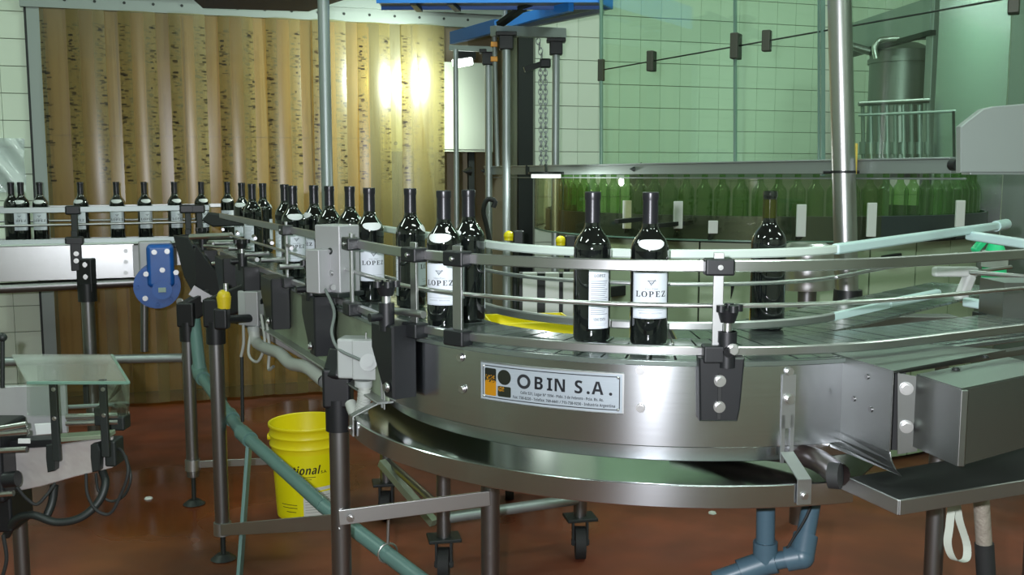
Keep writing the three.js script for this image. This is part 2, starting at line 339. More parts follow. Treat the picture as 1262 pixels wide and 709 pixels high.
// belt: four lanes of flat chain plates
{
  const LN = .115, PT = .042, list = [];
  for (let l = 0; l < 4; l++) {
    const o0 = .015 + l * LN, oc = o0 + LN / 2, phEnd = l < 2 ? PHB : PHC, ph0 = l < 2 ? PHA : rad(-5), R = RO - oc, nArc = Math.round(R * (phEnd - ph0) / PT), dph = (phEnd - ph0) / nArc;
    const wedge = (R0, R1, p0, p1) => { const s = new THREE.Shape(); s.moveTo(R1 * Math.sin(p0), R1 * Math.cos(p0)); s.lineTo(R1 * Math.sin(p1), R1 * Math.cos(p1)); s.lineTo(R0 * Math.sin(p1), R0 * Math.cos(p1)); s.lineTo(R0 * Math.sin(p0), R0 * Math.cos(p0)); return s; };
    for (let i = 0; i < nArc; i++) {
      const p0 = ph0 + (i + .05) * dph, p1 = ph0 + (i + .95) * dph;
      const g = new THREE.ExtrudeGeometry(wedge(R - LN / 2 + .001, R + LN / 2 - .001, p0, p1), { depth: .006, bevelEnabled: false });
      g.rotateX(Math.PI / 2).scale(1, 1, 1); g.translate(CC.x, BELT + rr(-.0006, .0006), CC.z);
      list.push({ g, c: pol(R, (p0 + p1) / 2, BELT) });
    }
    const straight = (a, t, len, side) => { const n = Math.floor(len / PT), ang = Math.atan2(-t.z, t.x); for (let i = 0; i < n; i++) { const c = a.clone().addScaledVector(t, side * (i + .5) * PT); list.push({ g: tf(new THREE.BoxGeometry(PT * .9, .006, LN - .002), c.x, BELT - .003 + rr(-.0006, .0006), c.z, 0, ang), c }); } };
    if (l < 2) straight(pol(R, PHA), TIN, 3.2, -1);
    straight(pol(R, phEnd), l < 2 ? TOUT : V(Math.cos(PHC), 0, -Math.sin(PHC)), 1.1, 1);
  }
  const vis = (q) => { const p = pxOf(q.c); return p[0] > -5 && p[0] < 1275 ? p[2] : 99; };
  list.sort((a, b) => vis(a) - vis(b));
  list.slice(0, 300).forEach((q, i) => part(conv, 'chain_plate', q.g, i % 3 ? M.belt : M.beltDark));
  part(conv, 'chain_plate', list.slice(300).map((q) => q.g), M.belt, null, true);
}
// side panels, bands
part(conv, 'side_panel', sweep(arc(.733, .943, PHA, PHB, 60), .004, .156), M.steel, 'polished curved steel side band');
part(conv, 'side_panel', sweep([onLine(3.0, .008, .937), onLine(1.5, .008, .937), onLine(.0, .008, .937)], .005, .162), M.olive, 'dull green-grey straight side plate');
part(conv, 'side_panel', sweep([onLine(3.0, .262, .937), onLine(1.5, .262, .937), onLine(.0, .262, .937)], .005, .162), M.olive);
part(conv, 'lower_drum', sweep(arc(.705, .848, rad(-72), rad(40), 50), .005, .034), M.steel);
part(conv, 'inner_panel', sweep(arc(.486, .992, PHA, rad(-5), 40), .004, .05), M.satin); part(conv, 'inner_panel', sweep(arc(.258, .992, rad(-5), PHC, 40), .004, .05), M.satin);
for (const [r0, r1, p0, p1] of [[.49, .73, PHA, PHC], [.262, .489, rad(-5), PHC]]) part(conv, 'bed_plate', (() => { const g = new THREE.RingGeometry(r0, r1, 60, 1, p0 - Math.PI / 2, p1 - p0); g.rotateX(-Math.PI / 2); g.translate(CC.x, 1.012, CC.z); return g; })(), M.dark);
part(conv, 'wear_strip', sweep(path(.004, 1.022, 3, .9), .012, .01), M.belt);
part(conv, 'bottom_flange', sweep([onLine(3.0, .0, .854), onLine(1.5, .0, .854), onLine(0, .0, .854)], .04, .005), M.satin);
// guide rails
part(conv, 'guide_rail', sweep(path(0, 1.2, 2.05, .9), .008, .021, .002), M.rail, 'flat bright upper outer guide rail');
part(conv, 'guide_rail', sweep(path(0, 1.046, 2.05, .9), .012, .017, .002), M.rail, 'flat lower outer guide rail');
part(conv, 'guide_rod', tube(path(.012, 1.127, 1.9, .9), .0045, 160, 8), M.chrome);
const inRail = (y, back = 2.0, ahead = .0) => path(.272, y, back, ahead, PHC);
part(conv, 'guide_rail', sweep(inRail(1.2), .012, .019, .003), M.paleRail, 'pale green plastic upper inner guide rail');
part(conv, 'guide_rail', sweep(inRail(1.05), .012, .018, .003), M.satin, 'worn lower inner guide rail');
part(conv, 'guide_rod', tube(path(.275, 1.137, 2.0, .0, PHC), .0045, 140, 8), M.satin);
{
  const TC = V(Math.cos(PHC), 0, -Math.sin(PHC)), e = (s, y) => pol(RO - .272, PHC, y).addScaledVector(TC, s);
  part(conv, 'guide_rail', [bar(e(-.01, 1.2), e(1.05, 1.213), .02, .024, 0, .006), rod(e(1.02, 1.213), e(1.11, 1.216), .016)], M.tealRail, 'light teal plastic end rail');
  part(conv, 'guide_rail', [bar(e(.28, 1.052), e(.6, 1.05), .02, .022, 0, .006), bar(e(-.01, 1.05), e(.3, 1.05), .012, .018)], M.tealRail);
  part(conv, 'guide_rod', rod(e(0, 1.137), e(.72, 1.148), .0045), M.chrome);
  // second pair of rails that opens to the right edge
  part(conv, 'guide_rail', bar(at(1192, 290, 2.75), at(1300, 306, 2.5), .02, .026, 0, .006), M.tealRail);
  part(conv, 'guide_rail', bar(at(1188, 372, 2.62), at(1300, 390, 2.4), .02, .026, 0, .006), M.tealRail);
  part(conv, 'guide_rod', [rod(at(1196, 336, 2.6), at(1300, 344, 2.45), .006), rod(at(1196, 336, 2.6), at(1246, 329, 2.7), .005)], M.chrome);
}
// posts, clamps and brackets of the rail
const bracketSpots = [];
function railPost(p, o, wide = .018) {                       // flat upright with two clamp blocks; o is the outward direction
  const q = p.clone().addScaledVector(o, .012), ang = Math.atan2(o.x, o.z);
  part(conv, 'rail_post', rbox(wide, .2, .006, .001, q.x, 1.125, q.z, 0, ang), M.satin);
  const ub = part(conv, 'clamp_block', rbox(.052, .03, .034, .004, q.x, 1.2, q.z, 0, ang), M.black);
  part(ub, 'screw', bolt(q.clone().setY(1.2).addScaledVector(o, .017), o, .0035, .004), M.chrome);
  part(conv, 'clamp_block', rbox(.052, .032, .034, .004, q.x, 1.044, q.z, 0, ang), M.black);
}
railPost(pol(RO, rad(-1.0)), out(rad(-1.0)));
railPost(pol(RO, rad(-40.3)), out(rad(-40.3)), .024); railPost(pol(RO, rad(-50.6)), out(rad(-50.6)), .022);
railPost(onLine(.2, 0, 0), NIN.clone().negate(), .016); railPost(onLine(.86, 0, 0), NIN.clone().negate(), .02);
function arm(p, o, tan, h, low, kn) {                        // black moulded bracket on the side band, with slotted screws; kn: clamp stem and star knob
  const ang = Math.atan2(o.x, o.z), y1 = 1.035, y0 = low;
  const s = new THREE.Shape(); s.moveTo(-.036, y0); s.lineTo(.026, y0); s.lineTo(.03, y0 + .02); s.lineTo(.036, y1); s.lineTo(-.04, y1); s.lineTo(-.036, y0);
  const g = new THREE.ExtrudeGeometry(s, { depth: .022, bevelEnabled: true, bevelSize: .003, bevelThickness: .003, bevelSegments: 1 });
  g.rotateY(ang); const q = p.clone().addScaledVector(o, .004); g.translate(q.x, 0, q.z);
  const b = part(conv, 'bracket', g, M.black);
  for (const dy of [.35, .78]) part(b, 'screw', bolt(p.clone().setY(y1 - (y1 - y0) * dy).addScaledVector(o, .03).addScaledVector(tan, -.005), o, .008, .009), M.chrome);
  part(b, 'slot', rbox(.007, .085, .003, .001, q.x + o.x * .026 - tan.x * .005, (y0 + y1) / 2 - .012, q.z + o.z * .026 - tan.z * .005, 0, ang), M.rubber);
  if (!kn) return;
  const k = p.clone().addScaledVector(o, .022).addScaledVector(tan, .008), e = (y) => k.clone().setY(y);
  const cl = part(conv, 'clamp_stem', [rod(e(1.02), e(1.085), .0155, 20), rod(e(1.065), e(1.085), .017, 20), ...[0, 1].map((i) => rod(e(1.05), e(1.05).addScaledVector(o, .02), .01, 12))], M.black);
  part(cl, 'stud', rod(e(1.08), e(1.1), .008), M.chrome); part(cl, 'screw', bolt(e(1.055).addScaledVector(o, .018).addScaledVector(tan, .006), o, .008, .012), M.chrome);
  part(conv, 'knob', [cyl(.02, .013, .024, k.x, 1.113, k.z), ...[0, 1, 2, 3, 4].map((i) => cyl(.0085, .0085, .012, k.x + .018 * Math.cos(i * 1.2566), 1.127, k.z + .018 * Math.sin(i * 1.2566)))], M.black);
}
arm(pol(.735, rad(-.3)), out(rad(-.3)), V(1, 0, 0), 0, .925, true);
// the heavy black arms of the straight run (rough triangles that reach down the plate)
function heavy(s, kn, w = .07) {
  const ph = s < 0 ? PHA - s / RO : PHA, NI = V(-Math.sin(ph), 0, -Math.cos(ph)), TI = V(Math.cos(ph), 0, -Math.sin(ph)), onL = (q, off, y) => q < 0 ? pol(RO - off, PHA - q / RO, y) : onLine(q, off, y);
  const ang = Math.atan2(-NI.x, -NI.z), sh = new THREE.Shape();
  sh.moveTo(-w * .8, 1.05); sh.lineTo(w * .6, 1.05); sh.lineTo(w * .6, .905); sh.lineTo(w * .1, .905); sh.lineTo(-w * .8, 1.0);
  const g = new THREE.ExtrudeGeometry(sh, { depth: .05, bevelEnabled: true, bevelSize: .004, bevelThickness: .004, bevelSegments: 1 });
  g.rotateY(ang); const q = onL(s, -.006, 0); g.translate(q.x, 0, q.z);
  const b = part(conv, 'bracket', g, M.black);
  part(b, 'screw', bolt(onL(s, -.063, .925).addScaledVector(TI, w * .35), NI.clone().negate(), .008, .008), M.chrome);
  if (!kn) return;
  const e = (y, o = -.05) => onL(s, o, y);
  const cl = part(conv, 'clamp_stem', [rod(e(1.04), e(1.098), .0165, 20), rod(e(1.07, -.05), e(1.07, -.09), .009)], M.black);
  part(cl, 'stud', rod(e(1.09), e(1.115), .009), M.satin);
  part(cl, 'cross_rod', rod(onL(s, -.02, 1.075).addScaledVector(TI, -.05), onL(s, -.02, 1.082).addScaledVector(TI, .1), .0075), M.satin);
  const k = e(1.125);
  part(conv, 'knob', [cyl(.022, .014, .024, k.x, k.y, k.z), ...[0, 1, 2, 3, 4].map((i) => cyl(.009, .009, .013, k.x + .02 * Math.cos(i * 1.2566), k.y + .013, k.z + .02 * Math.sin(i * 1.2566)))], M.black);
}
heavy(-.125, true, .062); heavy(.43, true, .085); heavy(.93, false, .1); heavy(1.35, true, .1); heavy(1.75, false, .12); heavy(2.2, true, .12);
for (const s of [.75, 1.0, 1.25, 1.55, 1.85]) part(conv, 'cross_rod', [rod(onLine(s, -.06, 1.1), onLine(s, .02, 1.1), .008), rod(onLine(s - .03, -.03, 1.155), onLine(s + .1, -.01, 1.155), .006)], M.leg);
// bolts on the band
for (const [ph, y] of [[-41, 1.0], [-40.6, .937], [-11.4, 1.007], [-11.3, .937], [9.8, 1.005]]) part(conv, 'bolt', bolt(pol(.736, rad(ph), y), out(rad(ph)), .0065, .006), M.chrome);
// slotted stays between band and drip tray
for (const [ph, lean] of [[9.8, .055], [-66, .06]]) {
  const o = out(rad(ph)), a = pol(.737, rad(ph), .96), b = pol(.737, rad(ph), .865), c = pol(.81, rad(ph), .825), ang = rad(ph);
  const st = part(conv, 'stay', [box(.026, .1, .003, a.x, .95, a.z, 0, ang), box(.007, .09, .003, a.x - .009 * Math.cos(ang), .88, a.z + .009 * Math.sin(ang), 0, ang), box(.007, .09, .003, a.x + .009 * Math.cos(ang), .88, a.z - .009 * Math.sin(ang), 0, ang), bar(b.clone().setY(.855), c, .026, .003), box(.026, .045, .003, c.x, .803, c.z, 0, ang)], M.satin);
  part(st, 'bolt', bolt(a.clone().setY(.955).addScaledVector(o, .003), o, .008, .008), M.chrome); part(st, 'bolt', bolt(c.clone().setY(.797).addScaledVector(o, .003), o, .005, .005), M.chrome);
}
// maker's plate
{
  const p0 = rad(-36.6), p1 = rad(-13.9), yt = .998, yb = .926;
  const g = new THREE.CylinderGeometry(.7392, .7392, yt - yb, 40, 1, true, p0, p1 - p0); g.translate(CC.x, (yt + yb) / 2, CC.z);
  const tex = canvasTex(1280, 320, (c, w, h) => {
    c.fillStyle = '#9aa3aa'; c.fillRect(0, 0, w, h);
    for (let i = 0; i < 500; i++) { c.fillStyle = `rgba(${rnd() < .5 ? '255,255,255' : '70,80,90'},${rr(.02, .08)})`; c.fillRect(rnd() * w, rnd() * h, rr(20, 160), 1.5); }
    c.strokeStyle = '#15171a'; c.lineWidth = 7; c.beginPath(); c.roundRect(22, 22, w - 44, h - 44, 10); c.stroke();
    const rrct = (x, y, ww, hh, r) => { c.beginPath(); c.roundRect(x, y, ww, hh, r); c.fill(); };
    c.fillStyle = '#20231f'; rrct(42, 42, 118, 240, 14);
    c.fillStyle = '#b07a14'; rrct(42, 150, 118, 132, 14); for (let i = 0; i < 160; i++) { c.fillStyle = rnd() < .6 ? '#b07a14' : '#20231f'; c.fillRect(42 + rnd() * 106, 96 + rnd() * 70, rr(3, 14), rr(2, 9)); }
    c.fillStyle = '#22261f'; c.beginPath(); c.arc(242, 108, 66, 0, 7); c.fill(); c.fillStyle = '#24291f'; rrct(176, 188, 132, 92, 14);
    c.fillStyle = '#a8761a'; for (let i = 0; i < 50; i++) c.fillRect(176 + rnd() * 55, 190 + rnd() * 40, rr(3, 12), rr(2, 8));
    c.fillStyle = '#1b1d22'; c.font = 'bold 150px sans-serif'; c.textBaseline = 'alphabetic';
    c.lineWidth = 26; c.strokeStyle = '#2a2c30'; c.beginPath(); c.arc(432, 124, 50, 0, 7); c.stroke();
    const L = [['B', 520], ['I', 640], ['N', 700], ['S', 880], ['.', 980], ['A', 1030], ['.', 1165]]; for (const [ch, x] of L) c.fillText(ch, x, 178);
    c.font = 'bold 34px sans-serif'; c.fillStyle = '#1c1f24';
    c.fillText('Calle 521, Lugar N° 1594 - Ptdo. 3 de Febrero - Pcia. Bs. As.', 400, 232, 730); c.fillText('Fax: 738-8220 - Telefax: 769-4441 / 715-738-9230 - Industria Argentina', 326, 278, 900);
  });
  const rim = part(conv, 'maker_plate', sweep(arc(.736, (yt + yb) / 2, p0 - .004, p1 + .004, 24), .003, yt - yb + .006), M.satin, 'silver plate with black lettering and yellow squares');
  part(rim, 'plate_print', g, S({ map: tex, metalness: .35, roughness: .38 }));
  for (const ph of [p0 + .01, p1 - .01]) for (const y of [yt - .006, yb + .006]) part(rim, 'rivet', ball(.003, pol(.7392, ph, y), 6), M.chrome);
}
// legs of the conveyor
function legTube(x, d, top, r = .025, foot = true) {
  const gs = [rod(V(x, foot ? .12 : .0, -d), V(x, top, -d), r, 20)]; const l = part(conv, 'leg', gs, M.leg);
  if (foot) { part(l, 'foot', [rod(V(x, .015, -d), V(x, .13, -d), .009), cyl(.022, .045, .018, x, .012, -d)], M.dark); }
  return l;
}
const L1 = [-1.324, 3.97], L2 = [-1.03, 3.38], L3 = [-.432, 2.4], L4 = [-.057, 2.5];
legTube(...L1, .74); legTube(...L2, .83); legTube(...L3, .78); legTube(...L4, .8);
{ const a = at(1153, 640, 2.0); legTube(a.x, 2.0, .8, .019); }
// black plastic leg sockets, reaching up to the plate
function socket(x, d, y, sOn) {
  const q = onLine(sOn, .0, y + .13);
  part(conv, 'leg_socket', [rod(V(x, y - .06, -d), V(x, y + .02, -d), .033, 16), rbox(.07, .1, .06, .008, x, y + .05, -d), bar(V(x, y + .06, -d), q, .05, .09, 0, .01)], M.black);
}
socket(...L1, .75, 2.1); socket(...L2, .84, 1.3); socket(...L3, .79, .3);
// lower frame bars
const fb = (a, b, w = .008, h = .04, m = M.satin) => part(conv, 'frame_bar', bar(a, b, w, h), m);
fb(V(L2[0], .115, -L2[1] + .02), V(L3[0], .5, -L3[1] + .02)); fb(V(L3[0], .513, -L3[1] + .028), V(L4[0], .53, -L4[1] + .028));
fb(V(L1[0], .17, -L1[1]), V(-.8, .2, -3.95), .008, .03); fb(V(L1[0] + .02, .9, -L1[1]), V(-.45, .3, -4.3), .01, .045, M.leg);
for (const [x, y, d] of [[L2[0], .115, L2[1]], [L1[0], .17, L1[1]]]) part(conv, 'leg_collar', cyl(.031, .031, .045, x, y, -d), M.satin);
part(conv, 'bolt', bolt(V(L3[0] + .03, .513, -L3[1] + .033), V(0, 0, 1), .007, .006), M.chrome);
// hose and black pipe under the band
part(conv, 'drain_hose', [tube([pol(.5, rad(-5), .829), pol(.62, rad(8), .832), pol(.72, rad(14), .838), at(1034, 586, 1.66)], .021, 40, 12)], M.hose);
part(conv, 'hose_end', rod(at(1022, 586, 1.665), at(1036, 587, 1.655), .023), M.rubber);

// ------------------------------------------------------------------ drip trays
{
  const t = thing('drip_tray', 'round stainless drip tray with a raised rim, hung under the curved conveyor', 'tray', V(CC.x, .8, CC.z));
  const s = new THREE.Shape(), n = 50, p0 = rad(-70), p1 = rad(17);
  for (let i = 0; i <= n; i++) { const ph = p0 + (p1 - p0) * i / n, x = .8 * Math.sin(ph), y = .8 * Math.cos(ph); i ? s.lineTo(x, y) : s.moveTo(x, y); }
  s.lineTo(.55, .3); s.lineTo(.5, -.3); s.lineTo(-.6, -.35);
  const g = new THREE.ExtrudeGeometry(s, { depth: .004, bevelEnabled: false }); g.rotateX(Math.PI / 2); g.translate(CC.x, .806, CC.z);
  part(t, 'tray_floor', g, M.mirror); part(t, 'rim', sweep(arc(.802, .795, p0, p1, 60), .006, .042), M.steel);
}
{
  const t = thing('drip_tray', 'straight black-floored drip tray with a steel rim under the drive housing', 'tray', at(1108, 625, 1.57));
  const a = at(1036, 592, 1.7), b = at(1108, 622, 1.56), c = at(1330, 583, 1.72), d = onY(1330, 540, a.y), e = onY(1040, 540, a.y); b.y = c.y = a.y;
  const h = (p, dy) => p.clone().setY(a.y + dy);
  part(t, 'tray_floor', quadPlate(h(a, 0), h(b, 0), h(c, 0), h(d, 0), .004), S({ color: lin(.01, .011, .011), roughness: .45 }));
  part(t, 'rim', bar(h(a, -.002), h(b, -.002), .005, .026), M.satin); part(t, 'rim', bar(h(b, -.002), h(c, -.002), .005, .026), M.satin);
}
// ------------------------------------------------------------------ steel drive housing at the right
{
  const t = thing('drive_housing', 'boxy stainless drive housing with a curled lower lip at the end of the curve', 'housing', at(1100, 560, 1.7));
  const a = at(1025, 436, 1.83), b = at(1101, 459, 1.655), b2 = at(1240, 434, 1.86), a2 = at(1070, 421, 1.98); b.y = b2.y = a2.y = a.y;
  part(t, 'top_cover', quadPlate(a, b, b2, a2, .004), M.cover);
  // left cheek with curled lip: swept profile
  const pr = [], dn = (k) => { const y = a.y - k[0]; return [a.clone().setY(y).add(V(0, 0, k[1] * .6)), b.clone().setY(y).add(V(k[1] * .5, 0, k[1])) ]; };
  for (const k of [[0, 0], [.05, 0], [.1, 0], [.14, .0], [.155, .004], [.168, .013], [.176, .025]]) pr.push(dn(k));
  const gs = []; for (let i = 0; i < pr.length - 1; i++) gs.push(quadPlate(pr[i][0], pr[i + 1][0], pr[i + 1][1], pr[i][1], .003));
  const ch = part(t, 'side_cheek', gs, M.cover);
  const nn = b.clone().sub(a).cross(V(0, 1, 0)).normalize().negate(); if (nn.x > 0) nn.negate();
  for (const [k, y] of [[.42, .07], [.7, .078], [.62, .022]]) part(ch, 'dimple', [rod(a.clone().lerp(b, k).setY(a.y - y), a.clone().lerp(b, k).setY(a.y - y).addScaledVector(nn, .004), .005, 12)], M.leg);
  part(t, 'inner_chain', [box(.02, .14, .05, b.x + .03, b.y - .08, b.z - .07)], M.rubber);
  const p = [at(1106, 460, 1.66), at(1130, 464, 1.655), at(1130, 556, 1.655), at(1106, 560, 1.66)];
  const fl = part(t, 'flange', quadPlate(p[3], p[2], p[1], p[0], .004), M.cover);
  for (const y of [479, 526]) part(fl, 'bolt', bolt(at(1117, y, 1.655), V(-.25, 0, .97).normalize(), .0085, .01), M.chrome);
}
{
  const t = thing('motor_cover', 'long steel box cover with a dark polished end face beside the drive housing', 'motor cover', at(1190, 570, 1.6));
  const A = at(1130, 462, 1.655), B = at(1185, 481, 1.54), Dd = at(1300, 461, 1.70), E = A.clone().add(Dd.clone().sub(B)); B.y = Dd.y = E.y = A.y = (A.y + B.y) / 2;
  const dn = (p, k = .125) => p.clone().setY(p.y - k);
  part(t, 'top_cover', quadPlate(A, B, Dd, E, .004), M.cover); part(t, 'side_panel', quadPlate(dn(A), dn(B), B, A, .004), M.cover);
  part(t, 'end_panel', quadPlate(dn(B), dn(Dd), Dd, B, .004), S({ color: lin(.17, .2, .17), metalness: .8, roughness: .2 }), 'dark polished panel');
  part(t, 'corner_trim', bar(dn(B).add(V(.003, 0, .003)), B.clone().add(V(.003, 0, .003)), .012, .006), M.cover);
  part(t, 'back_panel', quadPlate(dn(E), dn(A), A, E, .004), M.cover); part(t, 'top_strip', bar(at(1102, 456, 1.7), at(1300, 426, 2.0), .02, .012), M.cover);
  for (const [x, y] of [[1178, 456], [1214, 441]]) part(t, 'screw', bolt(onY(x, y, A.y + .003), V(0, 1, 0), .005, .004), M.dark);
}
// guide block far right
{
  const p = at(1262, 372, 2.35), t = thing('guide_block', 'grey steel block that holds the converging rails at the right edge', 'bracket', p);
  part(t, 'block', box(.16, .085, .12, p.x, p.y + .01, p.z), M.leg); part(t, 'base_plate', box(.18, .03, .14, p.x, p.y - .048, p.z), M.dark);
}

// ------------------------------------------------------------------ bottles
const RB = .0375, PROF = [[0, 0], [.03, 0], [.0355, .003], [RB, .008], [RB, .186], [.0368, .194], [.0345, .202], [.0295, .211], [.0235, .219], [.0182, .227], [.0156, .236], [.0146, .25], [.0142, .285], [.0158, .287], [.0158, .297], [.0142, .3]];
const rAt = (y) => { for (let i = 1; i < PROF.length; i++) if (PROF[i][1] >= y && PROF[i][1] > PROF[i - 1][1]) { const [r0, y0] = PROF[i - 1], [r1, y1] = PROF[i]; return r0 + (r1 - r0) * (y - y0) / (y1 - y0); } return RB; };
const glassG = (() => { const v = PROF.map(([r, y]) => new THREE.Vector2(Math.max(r, .0001), y)); const sp = new THREE.SplineCurve(v.slice(4, 12)).getPoints(20); return new THREE.LatheGeometry([...v.slice(0, 4), ...sp, ...v.slice(12)], 32); })();
const capG = new THREE.LatheGeometry([[.0152, .236], [.0153, .25], [.0149, .285], [.0162, .286], [.0163, .299], [.0152, .3012], [.0001, .3014]].map((a) => new THREE.Vector2(...a)), 28);
const labelG = (w, y0, y1) => { const a = w / RB, g = new THREE.CylinderGeometry(RB + .0004, RB + .0004, y1 - y0, 24, 1, true, -a / 2, a); g.translate(0, (y0 + y1) / 2, 0); return g; };
const frontTex = canvasTex(384, 480, (c, w, h) => {
  c.fillStyle = '#c9ced6'; c.fillRect(0, 0, w, h); c.strokeStyle = '#9a9fa8'; c.lineWidth = 5; c.strokeRect(9, 9, w - 18, h - 18);
  c.strokeStyle = '#5f646c'; c.lineWidth = 8; c.beginPath(); c.moveTo(w * .42, 78); c.lineTo(w * .5, 128); c.lineTo(w * .6, 72); c.moveTo(w * .4, 84); c.lineTo(w * .62, 84); c.moveTo(w * .46, 106); c.lineTo(w * .57, 104); c.stroke();
  c.fillStyle = '#666b74'; c.font = 'italic 28px serif'; c.textAlign = 'center'; c.fillText('Vino Fino', w / 2, 178);
  c.fillStyle = '#1d2026'; c.font = 'bold 84px serif'; const L = 'LOPEZ'; for (let i = 0; i < 5; i++) c.fillText(L[i], w * (.16 + .17 * i), 252);
  c.fillStyle = '#6e737c'; c.fillRect(60, 392, w - 120, 3); c.font = '20px serif'; c.fillText('MENDOZA  ARGENTINA', w / 2, 430);
});
const backTex = canvasTex(256, 640, (c, w, h) => {
  c.fillStyle = '#ccd1d9'; c.fillRect(0, 0, w, h); c.fillStyle = '#23262d'; c.textAlign = 'center'; c.font = 'bold 42px serif'; c.fillText('LOPEZ', w / 2, 90);
  c.fillStyle = '#6c717b'; for (let i = 0; i < 17; i++) c.fillRect(22, 130 + i * 22, w - 44 - (i % 4) * 14, 6);
  c.fillStyle = '#2c3038'; c.font = 'bold 40px serif'; c.fillText('VINO TINTO', w / 2, 555, 150); c.fillStyle = '#b4b8c0'; c.fillRect(36, 582, w - 72, 6); c.fillRect(50, 600, w - 100, 6);
});
const frontM = S({ map: frontTex, roughness: .6 }), backM = S({ map: backTex, roughness: .6 }), ovalM = S({ color: lin(.6, .63, .63), roughness: .55 });
const frontG = labelG(.078, .056, .146), backG = labelG(.045, .03, .15);
const ovalG = (() => {
  const pos = [], n = 20, m = 6, P = (i, j) => { const u = -1 + 2 * i / n, hh = Math.sqrt(Math.max(0, 1 - u * u)), y = .2 + .010 * hh * (-1 + 2 * j / m) + .004 * u * u, r = rAt(y) + .0009, a = u * .82; return [r * Math.sin(a), y, r * Math.cos(a)]; };
  for (let i = 0; i < n; i++) for (let j = 0; j < m; j++) for (const [a, b] of [[0, 0], [1, 0], [1, 1], [0, 0], [1, 1], [0, 1]]) pos.push(...P(i + a, j + b));
  const g = new THREE.BufferGeometry(); g.setAttribute('position', new THREE.Float32BufferAttribute(pos, 3)); g.setAttribute('uv', new THREE.Float32BufferAttribute(new Float32Array(pos.length / 3 * 2), 2)); g.computeVertexNormals(); return g;
})();
const local = (o, name, g, m, label) => { const q = shadowed(new THREE.Mesh(g, m)); q.name = name; if (label) q.userData.label = label; o.add(q); return q; };
function wineProto(name) {
  const o = new THREE.Group(); o.name = name;
  const b = local(o, 'bottle_glass', glassG, M.wine); local(o, 'capsule', capG, M.capsule);
  local(o, 'front_label', frontG, frontM); const bl = local(o, 'back_label', backG, backM); bl.rotation.y = Math.PI; local(o, 'shoulder_label', ovalG, ovalM);
  return o;
}
const wineP = wineProto('wine_bottle');
function wine(px, d, face, label, group, y = BELT) {
  const p = at(px, 300, d); p.y = y;
  const base = (px - 631) / FOC * (d * cs + (CAMY - y) * sn);
  const o = wineP.clone(); o.name = numbered('wine_bottle'); o.position.set(base, y + .0008, -d);
  o.rotation.y = Math.atan2(-base, d) + rad(face); o.userData = { label, category: 'wine bottle', group }; scene.add(o); return o;
}
{
  const G1 = 'filled wine bottles going round the curve', G2 = 'filled wine bottles on the incoming straight run', G3 = 'filled wine bottles on the far conveyor';
  wine(799, 1.93, 6, 'filled wine bottle facing the camera with its white front label in full view', G1);
  wine(729, 1.97, 205, 'filled wine bottle on the curve showing its narrow lined back label', G1);
  wine(548, 2.13, -18, 'filled wine bottle with front label beside the flat rail post, before the bend', G1);
  wine(578, 2.25, -75, 'filled wine bottle half hidden behind the labelled one at the bend', G1);
  wine(507, 2.5, 88, 'filled wine bottle turned sideways so both labels show only as edges', G2);
  wine(457, 2.62, 14, 'filled wine bottle right beside the grey sensor box, label half covered by a post', G2);
  wine(433, 3.0, 95, 'filled wine bottle whose neck rises behind the right side of the grey sensor box', G2);
  wine(408, 3.1, 160, 'filled wine bottle whose neck rises behind the left side of the grey sensor box', G2);
  wine(389, 3.34, -62, 'filled wine bottle showing a label edge, just left of the grey sensor box', G2);
  wine(363, 3.22, 14, 'filled wine bottle with white label and oval shoulder label in front of a pair', G2);
  wine(353, 3.72, 120, 'filled wine bottle mostly hidden behind the one with an oval shoulder label', G2);
  wine(326, 4.3, 100, 'filled wine bottle at the rear right of the cluster at the far corner', G2);
  wine(313, 4.0, 150, 'filled wine bottle at the front of the cluster at the far corner', G2);
  wine(300, 4.55, -20, 'filled wine bottle at the rear left of the cluster at the far corner', G2);
  const row = [[17, 70, 'first'], [29, -22, 'second'], [52, -14, 'third'], [102, -30, 'fourth'], [146, -4, 'fifth'], [180, 16, 'sixth'], [217, 26, 'seventh'], [250, 22, 'eighth'], [282, -8, 'ninth']];
  for (const [px, f, n] of row) { const x0 = (px - 631) / FOC * 5.25; wine(px, 5.05 + .32 * (x0 + 2.6), f, n + ' filled wine bottle from the left end of the far conveyor row', G3); }
}
// the bottle without capsule or label
{
  const o = thing('wine_bottle', 'dark uncorked bottle without label or capsule on the inner lane behind the rail', 'wine bottle', V((945 - 631) / FOC * 2.15, BELT + .0008, -2.13));
  local(o, 'bottle_glass', glassG, M.wine); local(o, 'neck_glass', tf(new THREE.CylinderGeometry(.0146, .0152, .04, 24, 1, true), 0, .262, 0), PH({ color: lin(.05, .06, .008), transmission: .5, thickness: 0, roughness: .06 }));
}
